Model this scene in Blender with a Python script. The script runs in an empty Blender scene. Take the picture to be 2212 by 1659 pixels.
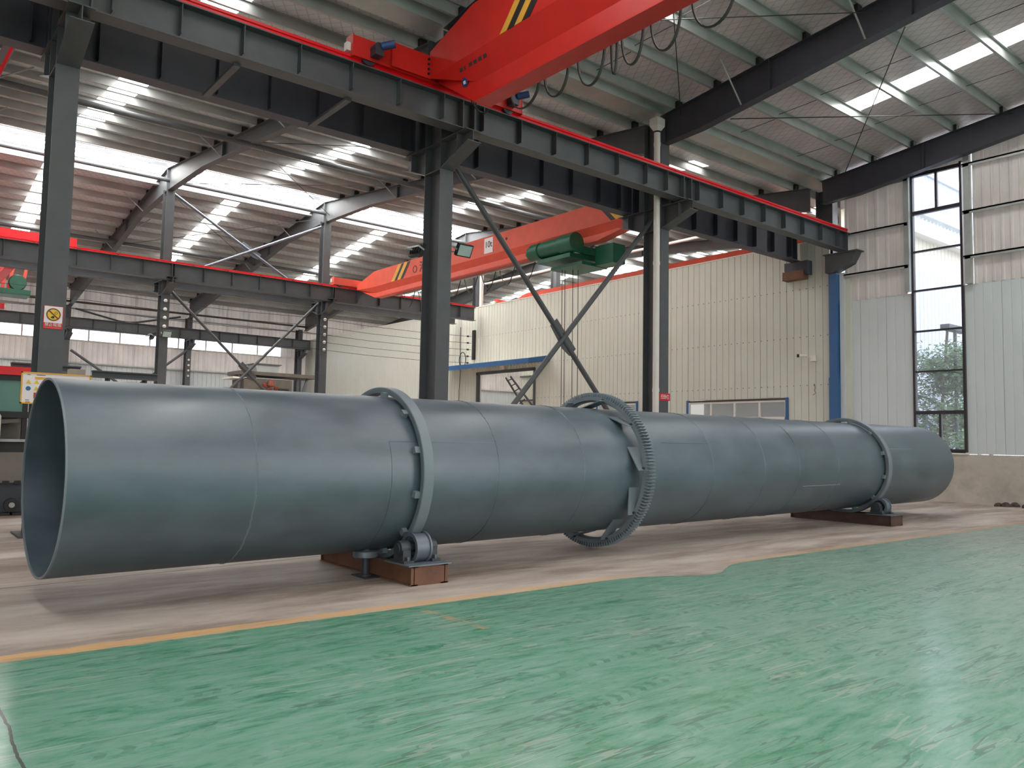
import bpy, math, random
from mathutils import Vector, Matrix
R = math.radians
sc = bpy.context.scene
C = sc.collection
random.seed(7)

# ------------------------------------------------------------------ camera
YAW, PITCH, ROLL, FPX = 0.68028817, 0.07058853, -0.0184397, 1725.93
f = Vector((math.sin(YAW)*math.cos(PITCH), math.cos(YAW)*math.cos(PITCH), math.sin(PITCH)))
r = Vector((math.cos(YAW), -math.sin(YAW), 0)); d = f.cross(r)
c_, s_ = math.cos(ROLL), math.sin(ROLL)
rr, dd = c_*r + s_*d, -s_*r + c_*d
cd = bpy.data.cameras.new('camera'); cam = bpy.data.objects.new('camera', cd); C.objects.link(cam)
m = Matrix((rr, -dd, -f)).transposed().to_4x4(); m.translation = (0, 0, 1.6)
cam.matrix_world = m
cd.sensor_width = 36; cd.lens = FPX*36/2212; cd.clip_end = 400; cd.clip_start = 0.05
sc.camera = cam

# ------------------------------------------------------------------ world, light, exposure
w = bpy.data.worlds.new('overcast sky'); sc.world = w; w.use_nodes = True
bg = w.node_tree.nodes['Background']
bg.inputs[0].default_value = (0.95, 0.96, 1.0, 1); bg.inputs[1].default_value = 3.2
sc.view_settings.view_transform = 'Standard'; sc.view_settings.look = 'None'
sc.view_settings.gamma = 1.0; sc.view_settings.use_curve_mapping = False
sc.view_settings.exposure = 0.52
sc.cycles.max_bounces = 8; sc.cycles.diffuse_bounces = 5; sc.cycles.glossy_bounces = 3
sc.cycles.transmission_bounces = 4; sc.cycles.transparent_max_bounces = 8
sc.cycles.use_denoising = True
sc.cycles.caustics_reflective = False; sc.cycles.caustics_refractive = False
SKY_STRENGTH = 9.0     # daylight coming through the translucent roof sheets

# ------------------------------------------------------------------ materials
def lin(v):
    v /= 255.0
    return v/12.92 if v <= 0.04045 else ((v+0.055)/1.055)**2.4
def rgb(r_, g_, b_): return (lin(r_), lin(g_), lin(b_), 1)

def newmat(name):
    m_ = bpy.data.materials.new(name); m_.use_nodes = True
    nt = m_.node_tree; return m_, nt, nt.nodes['Principled BSDF']

def paint(name, col, rough=0.5, metal=0.0, var=0.12, scale=3.0, bump=0.0, spec=0.5, dirt=None, dscale=1.5, damt=0.4):
    """painted / dirty surface: base colour with soft noise variation, optional dirt patches and bump"""
    m_, nt, b = newmat(name)
    N, L = nt.nodes, nt.links
    tc = N.new('ShaderNodeTexCoord'); no = N.new('ShaderNodeTexNoise')
    no.inputs['Scale'].default_value = scale; no.inputs['Detail'].default_value = 5
    L.new(tc.outputs['Object'], no.inputs['Vector'])
    cr = N.new('ShaderNodeValToRGB')
    c0 = tuple(max(0, x*(1-var)) for x in col[:3])+(1,); c1 = tuple(min(1, x*(1+var)) for x in col[:3])+(1,)
    cr.color_ramp.elements[0].position = 0.3; cr.color_ramp.elements[0].color = c0
    cr.color_ramp.elements[1].position = 0.7; cr.color_ramp.elements[1].color = c1
    L.new(no.outputs['Fac'], cr.inputs[0]); out = cr.outputs[0]
    if dirt:
        n2 = N.new('ShaderNodeTexNoise'); n2.inputs['Scale'].default_value = dscale; n2.inputs['Detail'].default_value = 8
        n2.inputs['Roughness'].default_value = 0.7
        L.new(tc.outputs['Object'], n2.inputs['Vector'])
        r2 = N.new('ShaderNodeValToRGB'); r2.color_ramp.elements[0].position = 0.48; r2.color_ramp.elements[1].position = 0.72
        r2.color_ramp.elements[0].color = (0, 0, 0, 1); r2.color_ramp.elements[1].color = (damt, damt, damt, 1)
        L.new(n2.outputs['Fac'], r2.inputs[0])
        mx = N.new('ShaderNodeMix'); mx.data_type = 'RGBA'
        L.new(r2.outputs[0], mx.inputs[0]); L.new(out, mx.inputs[6]); mx.inputs[7].default_value = dirt; out = mx.outputs[2]
    L.new(out, b.inputs['Base Color'])
    b.inputs['Roughness'].default_value = rough; b.inputs['Metallic'].default_value = metal
    b.inputs['Specular IOR Level'].default_value = spec
    if bump:
        bp = N.new('ShaderNodeBump'); bp.inputs['Strength'].default_value = bump; bp.inputs['Distance'].default_value = 0.02
        L.new(no.outputs['Fac'], bp.inputs['Height']); L.new(bp.outputs[0], b.inputs['Normal'])
    return m_

def glow(name, col, strength):
    m_, nt, b = newmat(name)
    b.inputs['Base Color'].default_value = col; b.inputs['Roughness'].default_value = 0.6
    b.inputs['Emission Color'].default_value = col; b.inputs['Emission Strength'].default_value = strength
    return m_

M = {}
M['steel'] = paint('dark grey steel paint', rgb(80, 83, 86), 0.5, var=0.10, dirt=rgb(105, 92, 80), dscale=0.6, damt=0.25)
M['navy'] = paint('shaded navy grey steel', rgb(64, 65, 76), 0.5, var=0.10, dirt=rgb(100, 84, 72), dscale=0.7, damt=0.25)  # darker copy of the steel grey, with the rear beam's shade in its colour
M['galv'] = paint('galvanised steel', rgb(172, 176, 174), 0.36, metal=0.25, var=0.12, scale=2)
M['purlin'] = paint('dull galvanised purlin', rgb(176, 178, 176), 0.45, metal=0.0, var=0.12, scale=1.5)
M['rail'] = paint('red rail paint', rgb(236, 22, 36), 0.4, var=0.05)
M['red'] = paint('red crane paint', rgb(206, 36, 28), 0.42, var=0.06)
M['orange'] = paint('sun faded orange red crane paint', rgb(224, 88, 66), 0.5, var=0.06)
M['yellow'] = paint('yellow stripe paint', rgb(226, 170, 60), 0.5)
M['black'] = paint('black paint', rgb(34, 34, 34), 0.5)
M['rubber'] = paint('black rubber', rgb(48, 44, 40), 0.6)
M['white'] = paint('white sheet', rgb(224, 220, 208), 0.5, var=0.04)
M['panel'] = paint('cream white wall sheet', rgb(204, 206, 194), 0.42, var=0.03, scale=0.6, dirt=rgb(200, 190, 178), dscale=0.5, damt=0.35)
M['panel2'] = paint('pale grey green wall sheet', rgb(206, 212, 214), 0.28, var=0.03, scale=0.6)
M['pvc'] = paint('white pvc', rgb(226, 220, 212), 0.4, var=0.03)
M['blue'] = paint('blue trim sheet', rgb(46, 96, 146), 0.4, var=0.06)
M['motor'] = paint('blue motor paint', rgb(36, 66, 120), 0.4)
M['green'] = paint('green hoist paint', rgb(22, 92, 68), 0.4, var=0.12)
M['rust'] = paint('rusty unpainted steel', rgb(122, 84, 64), 0.75, var=0.2, scale=6, dirt=rgb(84, 60, 50), dscale=3, damt=0.8)
M['brown'] = paint('brown grey steel', rgb(92, 84, 74), 0.6, var=0.15)
M['rustdark'] = paint('dark rusty steel', rgb(84, 62, 54), 0.75, var=0.2, scale=6)
M['roller'] = paint('grey cast roller', rgb(112, 120, 130), 0.4, metal=0.3, var=0.1)
M['cast'] = paint('dark cast bearing', rgb(62, 66, 72), 0.45, metal=0.2)
M['gear'] = paint('grey gear paint', rgb(118, 128, 135), 0.42, var=0.08)
M['concwall'] = paint('rough cement plinth', rgb(186, 178, 168), 0.85, var=0.12, scale=1.6, bump=0.4, dirt=rgb(146, 136, 124), dscale=1.1, damt=0.6)
M['machine'] = paint('grey machine panel', rgb(120, 114, 106), 0.5)
M['sign_red'] = paint('red sign print', rgb(206, 30, 42), 0.4)
M['sign_yellow'] = paint('yellow sign print', rgb(232, 196, 30), 0.4)
M['sign_white'] = paint('white sign print', rgb(236, 230, 228), 0.4, var=0.02)
M['brownred'] = paint('brown red ring print', rgb(128, 56, 34), 0.4)
M['ink'] = paint('dark ink', rgb(70, 50, 50), 0.6)
M['sky'] = glow('daylit translucent roof sheet', (1.0, 0.985, 0.965, 1), SKY_STRENGTH)
M['lampglass'] = paint('pale lamp glass', rgb(170, 190, 184), 0.12)
M['bark'] = paint('bark', rgb(120, 104, 92), 0.9)
M['leaf'] = paint('leaf green', rgb(96, 128, 84), 0.6, var=0.3, scale=4)
M['ground'] = paint('outdoor paving', rgb(170, 168, 162), 0.9)
M['outwall'] = paint('outdoor white wall sheet', rgb(206, 208, 222), 0.6, var=0.03)
M['outblue'] = paint('outdoor pale blue wall sheet', rgb(192, 198, 220), 0.6, var=0.03)
M['outcream'] = paint('outdoor cream wall sheet', rgb(222, 212, 196), 0.6, var=0.03)
M['darkframe'] = paint('dark brown window frame', rgb(54, 48, 54), 0.4)

def glass(name, col=(0.92, 0.95, 1, 1), haze=0.12, rough=0.02):
    m_, nt, b = newmat(name); N, L = nt.nodes, nt.links
    tr = N.new('ShaderNodeBsdfTransparent'); tr.inputs[0].default_value = col
    b.inputs['Base Color'].default_value = col; b.inputs['Roughness'].default_value = rough
    mx = N.new('ShaderNodeMixShader'); mx.inputs[0].default_value = haze
    L.new(tr.outputs[0], mx.inputs[1]); L.new(b.outputs[0], mx.inputs[2]); L.new(mx.outputs[0], N['Material Output'].inputs[0])
    return m_
M['glass'] = glass('window glass')
M['greenglass'] = glass('green tinted cab glass', (0.35, 0.62, 0.55, 1), 0.45)

def translucent_sheet():
    m_, nt, b = newmat('translucent corrugated sheet'); N, L = nt.nodes, nt.links
    tc = N.new('ShaderNodeTexCoord'); no = N.new('ShaderNodeTexNoise'); no.inputs['Scale'].default_value = 1.3; no.inputs['Detail'].default_value = 4
    mp = N.new('ShaderNodeMapping'); mp.inputs['Scale'].default_value = (1, 1.5, .8)
    L.new(tc.outputs['Object'], mp.inputs[0]); L.new(mp.outputs[0], no.inputs['Vector'])
    cr = N.new('ShaderNodeValToRGB'); cr.color_ramp.elements[0].color = rgb(196, 190, 186); cr.color_ramp.elements[1].color = rgb(232, 228, 224)
    L.new(no.outputs['Fac'], cr.inputs[0]); L.new(cr.outputs[0], b.inputs['Base Color'])
    b.inputs['Roughness'].default_value = 0.25
    t = N.new('ShaderNodeBsdfTranslucent'); L.new(cr.outputs[0], t.inputs[0])
    mx = N.new('ShaderNodeMixShader'); mx.inputs[0].default_value = 0.30
    L.new(b.outputs[0], mx.inputs[1]); L.new(t.outputs[0], mx.inputs[2]); L.new(mx.outputs[0], N['Material Output'].inputs[0])
    return m_
M['trans'] = translucent_sheet()

def insulation(name, quilt, c0, c1):
    """silver foil roof insulation: diamond netting over a wrinkled foil"""
    m_, nt, b = newmat(name); N, L = nt.nodes, nt.links
    tc = N.new('ShaderNodeTexCoord')
    no = N.new('ShaderNodeTexNoise'); no.inputs['Scale'].default_value = 0.9; no.inputs['Detail'].default_value = 3
    L.new(tc.outputs['Object'], no.inputs['Vector'])
    cr = N.new('ShaderNodeValToRGB'); cr.color_ramp.elements[0].position = 0.3; cr.color_ramp.elements[1].position = 0.75
    cr.color_ramp.elements[0].color = c0; cr.color_ramp.elements[1].color = c1
    L.new(no.outputs['Fac'], cr.inputs[0])
    prev = None
    for ang in (32, -32):
        mp = N.new('ShaderNodeMapping'); mp.inputs['Rotation'].default_value = (0, 0, R(ang)); L.new(tc.outputs['Object'], mp.inputs[0])
        wv = N.new('ShaderNodeTexWave'); wv.inputs['Scale'].default_value = quilt; wv.inputs['Distortion'].default_value = 0.6
        wv.inputs['Detail Scale'].default_value = 0.5; wv.bands_direction = 'X'
        L.new(mp.outputs[0], wv.inputs['Vector'])
        if prev is None: prev = wv.outputs['Fac']
        else:
            mn = N.new('ShaderNodeMath'); mn.operation = 'MINIMUM'; L.new(prev, mn.inputs[0]); L.new(wv.outputs['Fac'], mn.inputs[1]); prev = mn.outputs[0]
    lr = N.new('ShaderNodeValToRGB'); lr.color_ramp.elements[0].position = 0.0; lr.color_ramp.elements[1].position = 0.06
    lr.color_ramp.elements[0].color = (0.72, 0.72, 0.72, 1); lr.color_ramp.elements[1].color = (1, 1, 1, 1)
    L.new(prev, lr.inputs[0])
    mu = N.new('ShaderNodeMix'); mu.data_type = 'RGBA'; mu.blend_type = 'MULTIPLY'; mu.inputs[0].default_value = 1
    L.new(cr.outputs[0], mu.inputs[6]); L.new(lr.outputs[0], mu.inputs[7]); L.new(mu.outputs[2], b.inputs['Base Color'])
    bp = N.new('ShaderNodeBump'); bp.inputs['Strength'].default_value = 0.35; bp.inputs['Distance'].default_value = 0.04
    n2 = N.new('ShaderNodeTexNoise'); n2.inputs['Scale'].default_value = 5; n2.inputs['Detail'].default_value = 4; L.new(tc.outputs['Object'], n2.inputs['Vector'])
    hm = N.new('ShaderNodeMath'); hm.operation = 'MULTIPLY_ADD'; L.new(lr.outputs[0], hm.inputs[0]); hm.inputs[1].default_value = 0.5; L.new(n2.outputs['Fac'], hm.inputs[2])
    L.new(hm.outputs[0], bp.inputs['Height']); L.new(bp.outputs[0], b.inputs['Normal'])
    b.inputs['Roughness'].default_value = 0.40; b.inputs['Metallic'].default_value = 0.08
    return m_
M['foil'] = insulation('silver foil roof insulation', 1.35, rgb(206, 194, 198), rgb(234, 220, 222))
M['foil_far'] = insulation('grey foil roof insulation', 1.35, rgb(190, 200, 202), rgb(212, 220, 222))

def drum_paint():
    m_, nt, b = newmat('blue grey shell paint'); N, L = nt.nodes, nt.links
    tc = N.new('ShaderNodeTexCoord'); mp = N.new('ShaderNodeMapping'); mp.inputs['Scale'].default_value = (0.8, 1.6, 1.6)
    L.new(tc.outputs['Object'], mp.inputs[0])
    n1 = N.new('ShaderNodeTexNoise'); n1.inputs['Scale'].default_value = 1.5; n1.inputs['Detail'].default_value = 6; n1.inputs['Roughness'].default_value = 0.6
    L.new(mp.outputs[0], n1.inputs['Vector'])
    cr = N.new('ShaderNodeValToRGB'); e = cr.color_ramp.elements
    e[0].position = 0.25; e[0].color = rgb(58, 73, 82); e[1].position = 0.75; e[1].color = rgb(90, 105, 115)
    L.new(n1.outputs['Fac'], cr.inputs[0]); L.new(cr.outputs[0], b.inputs['Base Color'])
    rr_ = N.new('ShaderNodeMapRange'); rr_.inputs[1].default_value = 0.3; rr_.inputs[2].default_value = 0.7; rr_.inputs[3].default_value = 0.31; rr_.inputs[4].default_value = 0.46
    L.new(n1.outputs['Fac'], rr_.inputs[0]); L.new(rr_.outputs[0], b.inputs['Roughness']); b.inputs['Specular IOR Level'].default_value = 1.0
    bp = N.new('ShaderNodeBump'); bp.inputs['Strength'].default_value = 0.10; bp.inputs['Distance'].default_value = 0.02
    n3 = N.new('ShaderNodeTexNoise'); n3.inputs['Scale'].default_value = 1.3; n3.inputs['Detail'].default_value = 1; L.new(mp.outputs[0], n3.inputs['Vector'])
    L.new(n3.outputs['Fac'], bp.inputs['Height']); L.new(bp.outputs[0], b.inputs['Normal'])
    return m_
M['drum'] = drum_paint()

def floor_mat():
    m_, nt, b = newmat('green epoxy and bare concrete floor'); N, L = nt.nodes, nt.links
    def math_(op, a, b_=None, clamp=False):
        n = N.new('ShaderNodeMath'); n.operation = op; n.use_clamp = clamp
        for i, v in enumerate((a, b_)):
            if v is None: continue
            if isinstance(v, (int, float)): n.inputs[i].default_value = v
            else: L.new(v, n.inputs[i])
        return n.outputs[0]
    def noise(scale, sx=1, sy=1, detail=6, rough=0.6, rot=0, dist=0.0):
        mp = N.new('ShaderNodeMapping'); mp.inputs['Scale'].default_value = (sx, sy, 1); mp.inputs['Rotation'].default_value = (0, 0, R(rot))
        L.new(geo.outputs['Position'], mp.inputs[0])
        n = N.new('ShaderNodeTexNoise'); n.inputs['Scale'].default_value = scale; n.inputs['Detail'].default_value = detail
        n.inputs['Roughness'].default_value = rough; n.inputs['Distortion'].default_value = dist
        L.new(mp.outputs[0], n.inputs['Vector']); return n.outputs['Fac']
    def ramp(fac, stops):
        n = N.new('ShaderNodeValToRGB'); el = n.color_ramp.elements
        while len(el) < len(stops): el.new(0.5)
        for e_, (p, c) in zip(el, stops): e_.position = p; e_.color = c if isinstance(c, tuple) else (c, c, c, 1)
        L.new(fac, n.inputs[0]); return n.outputs[0]
    def mix(fac, a, b_):
        n = N.new('ShaderNodeMix'); n.data_type = 'RGBA'
        for i, v in ((0, fac), (6, a), (7, b_)):
            if isinstance(v, (int, float, tuple)): n.inputs[i].default_value = v
            else: L.new(v, n.inputs[i])
        return n.outputs[2]
    geo = N.new('ShaderNodeNewGeometry'); sx = N.new('ShaderNodeSeparateXYZ'); L.new(geo.outputs['Position'], sx.inputs[0])
    X, Y = sx.outputs[0], sx.outputs[1]
    # green epoxy, worn in long streaks along the bay
    streak = noise(4.2, 0.62, 2.4, 10, 0.76, -6, 0.35)
    big = noise(0.35, 1, 1, 3, 0.5)
    green = ramp(streak, [(0.30, rgb(38, 120, 84)), (0.40, rgb(72, 148, 112)), (0.47, rgb(104, 162, 134)), (0.60, rgb(128, 174, 152)), (0.74, rgb(158, 192, 172))])
    pale = ramp(streak, [(0.30, rgb(86, 122, 106)), (0.42, rgb(128, 156, 142)), (0.55, rgb(152, 170, 158)), (0.72, rgb(180, 188, 174))])
    gx = N.new('ShaderNodeMapRange'); gx.inputs[1].default_value = 4.0; gx.inputs[2].default_value = 14.0; gx.inputs[3].default_value = 0.0; gx.inputs[4].default_value = 0.85
    L.new(X, gx.inputs[0])
    wear_sheen = math_('ADD', gx.outputs[0], math_('MULTIPLY', math_('SUBTRACT', big, 0.5), 0.9), True)  # paler with X: reflected window and wall light painted in, plus random wear
    green = mix(wear_sheen, green, pale)
    # tyre tread prints: rows of dark dashes along two wheel tracks
    def track(y0, slope, width, pitch, amt, curve=0.0):
        yy = math_('SUBTRACT', Y, math_('ADD', math_('MULTIPLY', X, slope), y0))
        if curve: yy = math_('SUBTRACT', yy, math_('MULTIPLY', math_('SINE', math_('MULTIPLY', X, 0.5)), curve))
        band = math_('LESS_THAN', math_('ABSOLUTE', yy), width)
        tread = math_('GREATER_THAN', math_('SINE', math_('ADD', math_('MULTIPLY', X, 6.2832/pitch), math_('MULTIPLY', math_('ABSOLUTE', yy), 28))), 0.15)
        br = ramp(noise(2.0, 1, 3, 8, 0.75), [(0.46, 0.0), (0.60, 1.0)])
        return math_('MULTIPLY', math_('MULTIPLY', math_('MULTIPLY', band, tread), br), amt)
    t1 = track(4.35, 0.10, 0.05, 0.14, 0.5); t2 = track(3.75, 0.10, 0.06, 0.16, 0.65, 0.05)
    t3 = track(3.05, 0.12, 0.07, 0.13, 0.6, 0.08); t4 = track(4.9, 0.05, 0.05, 0.12, 0.4, 0.2); t5 = track(2.2, 0.2, 0.06, 0.13, 0.5)
    tt = math_('ADD', math_('ADD', math_('ADD', t1, t2), math_('ADD', t3, t4)), t5, True)
    green = mix(tt, green, rgb(34, 112, 78))
    # thin scratches
    for sc_, rot, th, col, am in ((7, 62, 0.012, rgb(66, 96, 84), 0.5), (5, 12, 0.014, rgb(176, 186, 170), 0.5), (6, -30, 0.010, rgb(60, 92, 80), 0.5)):
        n = noise(sc_*0.18, 0.5, 6, 3, 0.5, rot, 0.4)
        ln = math_('LESS_THAN', math_('ABSOLUTE', math_('SUBTRACT', n, 0.5)), th)
        gate = math_('GREATER_THAN', noise(0.8, 1, 1, 2, 0.5, rot), 0.53)
        green = mix(math_('MULTIPLY', math_('MULTIPLY', ln, gate), am), green, col)
    deep = ramp(noise(0.9, 0.55, 2.2, 7, 0.7, -5, 0.3), [(0.56, 0.0), (0.66, 0.65)])
    green = mix(math_('MULTIPLY', deep, math_('SUBTRACT', 1.0, math_('MULTIPLY', wear_sheen, 0.6))), green, rgb(34, 126, 84))
    # bare pinkish patches worn through the epoxy
    bare = ramp(noise(1.3, 0.6, 1.6, 8, 0.75, 8), [(0.66, 0.0), (0.74, 0.75)])
    green = mix(bare, green, rgb(150, 138, 126))
    # concrete
    conc = ramp(noise(0.8, 0.5, 1.6, 8, 0.68, 3), [(0.30, rgb(140, 125, 116)), (0.5, rgb(180, 166, 156)), (0.70, rgb(206, 195, 186))])
    stain = ramp(noise(0.45, 0.35, 1.6, 6, 0.7, 0, 0.5), [(0.47, 0.0), (0.66, 0.9)])
    conc = mix(stain, conc, rgb(110, 88, 72))
    speck = ramp(noise(5, 0.6, 1.6, 4, 0.7), [(0.68, 0.0), (0.72, 0.6)])
    conc = mix(speck, conc, rgb(92, 78, 70))
    # long crack in the concrete under the drum
    cy = math_('ADD', math_('ADD', 9.55, math_('MULTIPLY', X, 0.105)), math_('MULTIPLY', math_('SUBTRACT', noise(1.5, 1, 0.0, 5), 0.5), 0.12))
    crack = math_('LESS_THAN', math_('ABSOLUTE', math_('SUBTRACT', Y, cy)), 0.014)
    conc = mix(crack, conc, rgb(58, 48, 42))
    # boundary with a slightly ragged edge and the yellow line
    edge = math_('ADD', Y, math_('MULTIPLY', math_('SUBTRACT', noise(5, 1, 1, 5), 0.5), 0.06))
    # bulge of bare concrete over the line around x = 8.3
    gb = math_('SUBTRACT', X, 8.25); bul = math_('MULTIPLY', math_('POWER', 2.718, math_('MULTIPLY', math_('MULTIPLY', gb, gb), -2.4)), 0.42)
    edge = math_('ADD', edge, bul)
    isconc = math_('GREATER_THAN', edge, 6.60)
    col = mix(isconc, green, conc)
    isline = math_('MULTIPLY', math_('MULTIPLY', isconc, math_('LESS_THAN', edge, 6.80)), math_('SUBTRACT', 1.0, math_('MULTIPLY', bul, 6.0), True), True)
    fade = N.new('ShaderNodeMapRange'); fade.inputs[1].default_value = 2.5; fade.inputs[2].default_value = 8.5; fade.inputs[3].default_value = 0.95; fade.inputs[4].default_value = 0.38
    L.new(X, fade.inputs[0])
    worn = ramp(noise(3, 0.6, 2.5, 6, 0.7), [(0.30, 0.25), (0.55, 1.0)])
    col = mix(math_('MULTIPLY', math_('MULTIPLY', isline, fade.outputs[0]), worn), col, rgb(212, 168, 116))
    # faint orange scratch mark in the green
    sx_ = math_('SUBTRACT', X, math_('ADD', 4.17, math_('MULTIPLY', math_('SUBTRACT', 6.37, Y), 0.06)))
    sm = math_('MULTIPLY', math_('LESS_THAN', math_('ABSOLUTE', sx_), 0.045), math_('MULTIPLY', math_('LESS_THAN', Y, 6.4), math_('GREATER_THAN', Y, 5.5)))
    sm = math_('MULTIPLY', sm, ramp(noise(4, 1, 1, 4), [(0.4, 0.0), (0.55, 0.8)]))
    col = mix(sm, col, rgb(190, 158, 120))
    # slab joint at the left
    jx = math_('SUBTRACT', X, math_('ADD', 0.70, math_('MULTIPLY', math_('SUBTRACT', noise(1.2, 0.0, 1, 4), 0.5), 0.10)))
    jt = math_('MULTIPLY', math_('LESS_THAN', math_('ABSOLUTE', jx), 0.008), math_('LESS_THAN', Y, 5.6))
    col = mix(jt, col, rgb(64, 72, 62))
    L.new(col, b.inputs['Base Color'])
    rg = N.new('ShaderNodeMapRange'); rg.inputs[3].default_value = 0.42; rg.inputs[4].default_value = 0.62; L.new(isconc, rg.inputs[0])
    ra = math_('ADD', rg.outputs[0], math_('MULTIPLY', math_('SUBTRACT', streak, 0.5), 0.35))
    L.new(ra, b.inputs['Roughness'])
    b.inputs['Specular IOR Level'].default_value = 0.6
    cw = N.new('ShaderNodeMapRange'); cw.inputs[3].default_value = 0.55; cw.inputs[4].default_value = 0.0; L.new(isconc, cw.inputs[0])
    L.new(cw.outputs[0], b.inputs['Coat Weight']); b.inputs['Coat Roughness'].default_value = 0.16
    bp = N.new('ShaderNodeBump'); bp.inputs['Strength'].default_value = 0.06; bp.inputs['Distance'].default_value = 0.02
    L.new(streak, bp.inputs['Height']); L.new(bp.outputs[0], b.inputs['Normal'])
    return m_
M['floor'] = floor_mat()

# ------------------------------------------------------------------ mesh helpers
class MB:
    def __init__(self): self.v = []; self.f = []; self.smooth = False; self.fm = []
    def add(self, vs, fs, mi=0):
        o = len(self.v); self.v += [tuple(p) for p in vs]; self.f += [tuple(i+o for i in q) for q in fs]; self.fm += [mi]*len(fs)
        return self
    def box(self, x0, x1, y0, y1, z0, z1, mi=0):
        return self.add([(x0,y0,z0),(x1,y0,z0),(x1,y1,z0),(x0,y1,z0),(x0,y0,z1),(x1,y0,z1),(x1,y1,z1),(x0,y1,z1)],
                        [(0,3,2,1),(4,5,6,7),(0,1,5,4),(1,2,6,5),(2,3,7,6),(3,0,4,7)], mi)
    def prism(self, pts, axis, a, b, mi=0):
        """closed 2D polygon extruded along axis: 'x' pts are (y,z); 'y' pts are (x,z); 'z' pts are (x,y)"""
        n = len(pts)
        g = {'x': lambda p, t: (t, p[0], p[1]), 'y': lambda p, t: (p[0], t, p[1]), 'z': lambda p, t: (p[0], p[1], t)}[axis]
        vs = [g(p, a) for p in pts]+[g(p, b) for p in pts]
        fs = [(i, (i+1) % n, n+(i+1) % n, n+i) for i in range(n)]+[tuple(range(n-1, -1, -1)), tuple(range(n, 2*n))]
        return self.add(vs, fs, mi)
    def tube(self, p0, p1, rad, n=10, r1=None, cap=True, mi=0):
        p0, p1 = Vector(p0), Vector(p1); a = (p1-p0).normalized()
        u = a.orthogonal().normalized(); w_ = a.cross(u); r1 = rad if r1 is None else r1
        vs = [p0+rad*(math.cos(t)*u+math.sin(t)*w_) for t in [2*math.pi*i/n for i in range(n)]]
        vs += [p1+r1*(math.cos(t)*u+math.sin(t)*w_) for t in [2*math.pi*i/n for i in range(n)]]
        fs = [(i, (i+1) % n, n+(i+1) % n, n+i) for i in range(n)]
        if cap: fs += [tuple(range(n-1, -1, -1)), tuple(range(n, 2*n))]
        return self.add(vs, fs, mi)
    def path(self, pts, rad, n=6, flat=1.0):
        """tube through points; flat < 1 squashes it sideways (ribbon cable)"""
        pts = [Vector(p) for p in pts]; rings = []
        for i, p in enumerate(pts):
            a = (pts[min(i+1, len(pts)-1)]-pts[max(i-1, 0)]).normalized()
            u = Vector((1, 0, 0)); u = (u-a*u.dot(a))
            if u.length < 0.1: u = a.orthogonal()
            u.normalize(); w_ = a.cross(u)
            rings.append([p+rad*(math.cos(t)*u+flat*math.sin(t)*w_) for t in [2*math.pi*k/n for k in range(n)]])
        vs = [q for rg in rings for q in rg]; fs = []
        for i in range(len(pts)-1):
            fs += [(i*n+k, i*n+(k+1) % n, (i+1)*n+(k+1) % n, (i+1)*n+k) for k in range(n)]
        fs += [tuple(range(n-1, -1, -1)), tuple(range((len(pts)-1)*n, len(pts)*n))]
        return self.add(vs, fs)
    def ring(self, x0, x1, ri, ro, n=96, cx=(0, 0), mi=0):
        """annulus with rectangular section, axis X"""
        vs = []
        for i in range(n):
            t = 2*math.pi*i/n; c, s = math.cos(t), math.sin(t)
            for x, q in ((x0, ri), (x0, ro), (x1, ro), (x1, ri)): vs.append((x, cx[0]+q*c, cx[1]+q*s))
        fs = []
        for i in range(n):
            j = (i+1) % n
            for k in range(4):
                l = (k+1) % 4
                fs.append((4*i+k, 4*j+k, 4*j+l, 4*i+l))
        return self.add(vs, fs, mi)
    def lathe(self, prof, origin, axis, n=24):
        """prof: list of (along, radius)"""
        o, a = Vector(origin), Vector(axis).normalized(); u = a.orthogonal().normalized(); w_ = a.cross(u)
        vs = [o+a*l+q*(math.cos(2*math.pi*i/n)*u+math.sin(2*math.pi*i/n)*w_) for l, q in prof for i in range(n)]
        fs = []
        for k in range(len(prof)-1):
            fs += [(k*n+i, k*n+(i+1) % n, (k+1)*n+(i+1) % n, (k+1)*n+i) for i in range(n)]
        fs += [tuple(range(n-1, -1, -1)), tuple(range((len(prof)-1)*n, len(prof)*n))]
        return self.add(vs, fs)
    def beam(self, p0, p1, w_, h, up=(0, 0, 1)):
        p0, p1 = Vector(p0), Vector(p1); a = (p1-p0).normalized(); s = a.cross(Vector(up))
        if s.length < 1e-3: s = a.orthogonal()
        s.normalize(); u = s.cross(a).normalized(); vs = []
        for p in (p0, p1):
            for i, j in ((-1, -1), (1, -1), (1, 1), (-1, 1)): vs.append(p+s*(i*w_/2)+u*(j*h/2))
        return self.add(vs, [(0, 3, 2, 1), (4, 5, 6, 7), (0, 1, 5, 4), (1, 2, 6, 5), (2, 3, 7, 6), (3, 0, 4, 7)])
    def build(self, name, mat, parent=None, local=False, smooth=False, kind=None, label=None):
        me = bpy.data.meshes.new(name)
        off = Vector((0, 0, 0))
        if parent is not None and not local: off = wpos(parent)
        me.from_pydata([tuple(Vector(p)-off) for p in self.v], [], self.f)
        for q in (mat if isinstance(mat, (list, tuple)) else [mat]): me.materials.append(M[q] if isinstance(q, str) else q)
        if any(self.fm): me.polygons.foreach_set('material_index', self.fm)
        me.validate(); me.update()
        import bmesh
        bm = bmesh.new(); bm.from_mesh(me); bmesh.ops.recalc_face_normals(bm, faces=bm.faces)
        if smooth:
            for e in bm.edges: e.smooth = (len(e.link_faces) == 2 and e.calc_face_angle(0) < R(38))
            for q in bm.faces: q.smooth = True
        bm.to_mesh(me); bm.free()
        o = bpy.data.objects.new(name, me); C.objects.link(o)
        if parent is not None: o.parent = parent
        if kind: o['kind'] = kind
        if label: o['label'] = label
        return o

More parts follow.
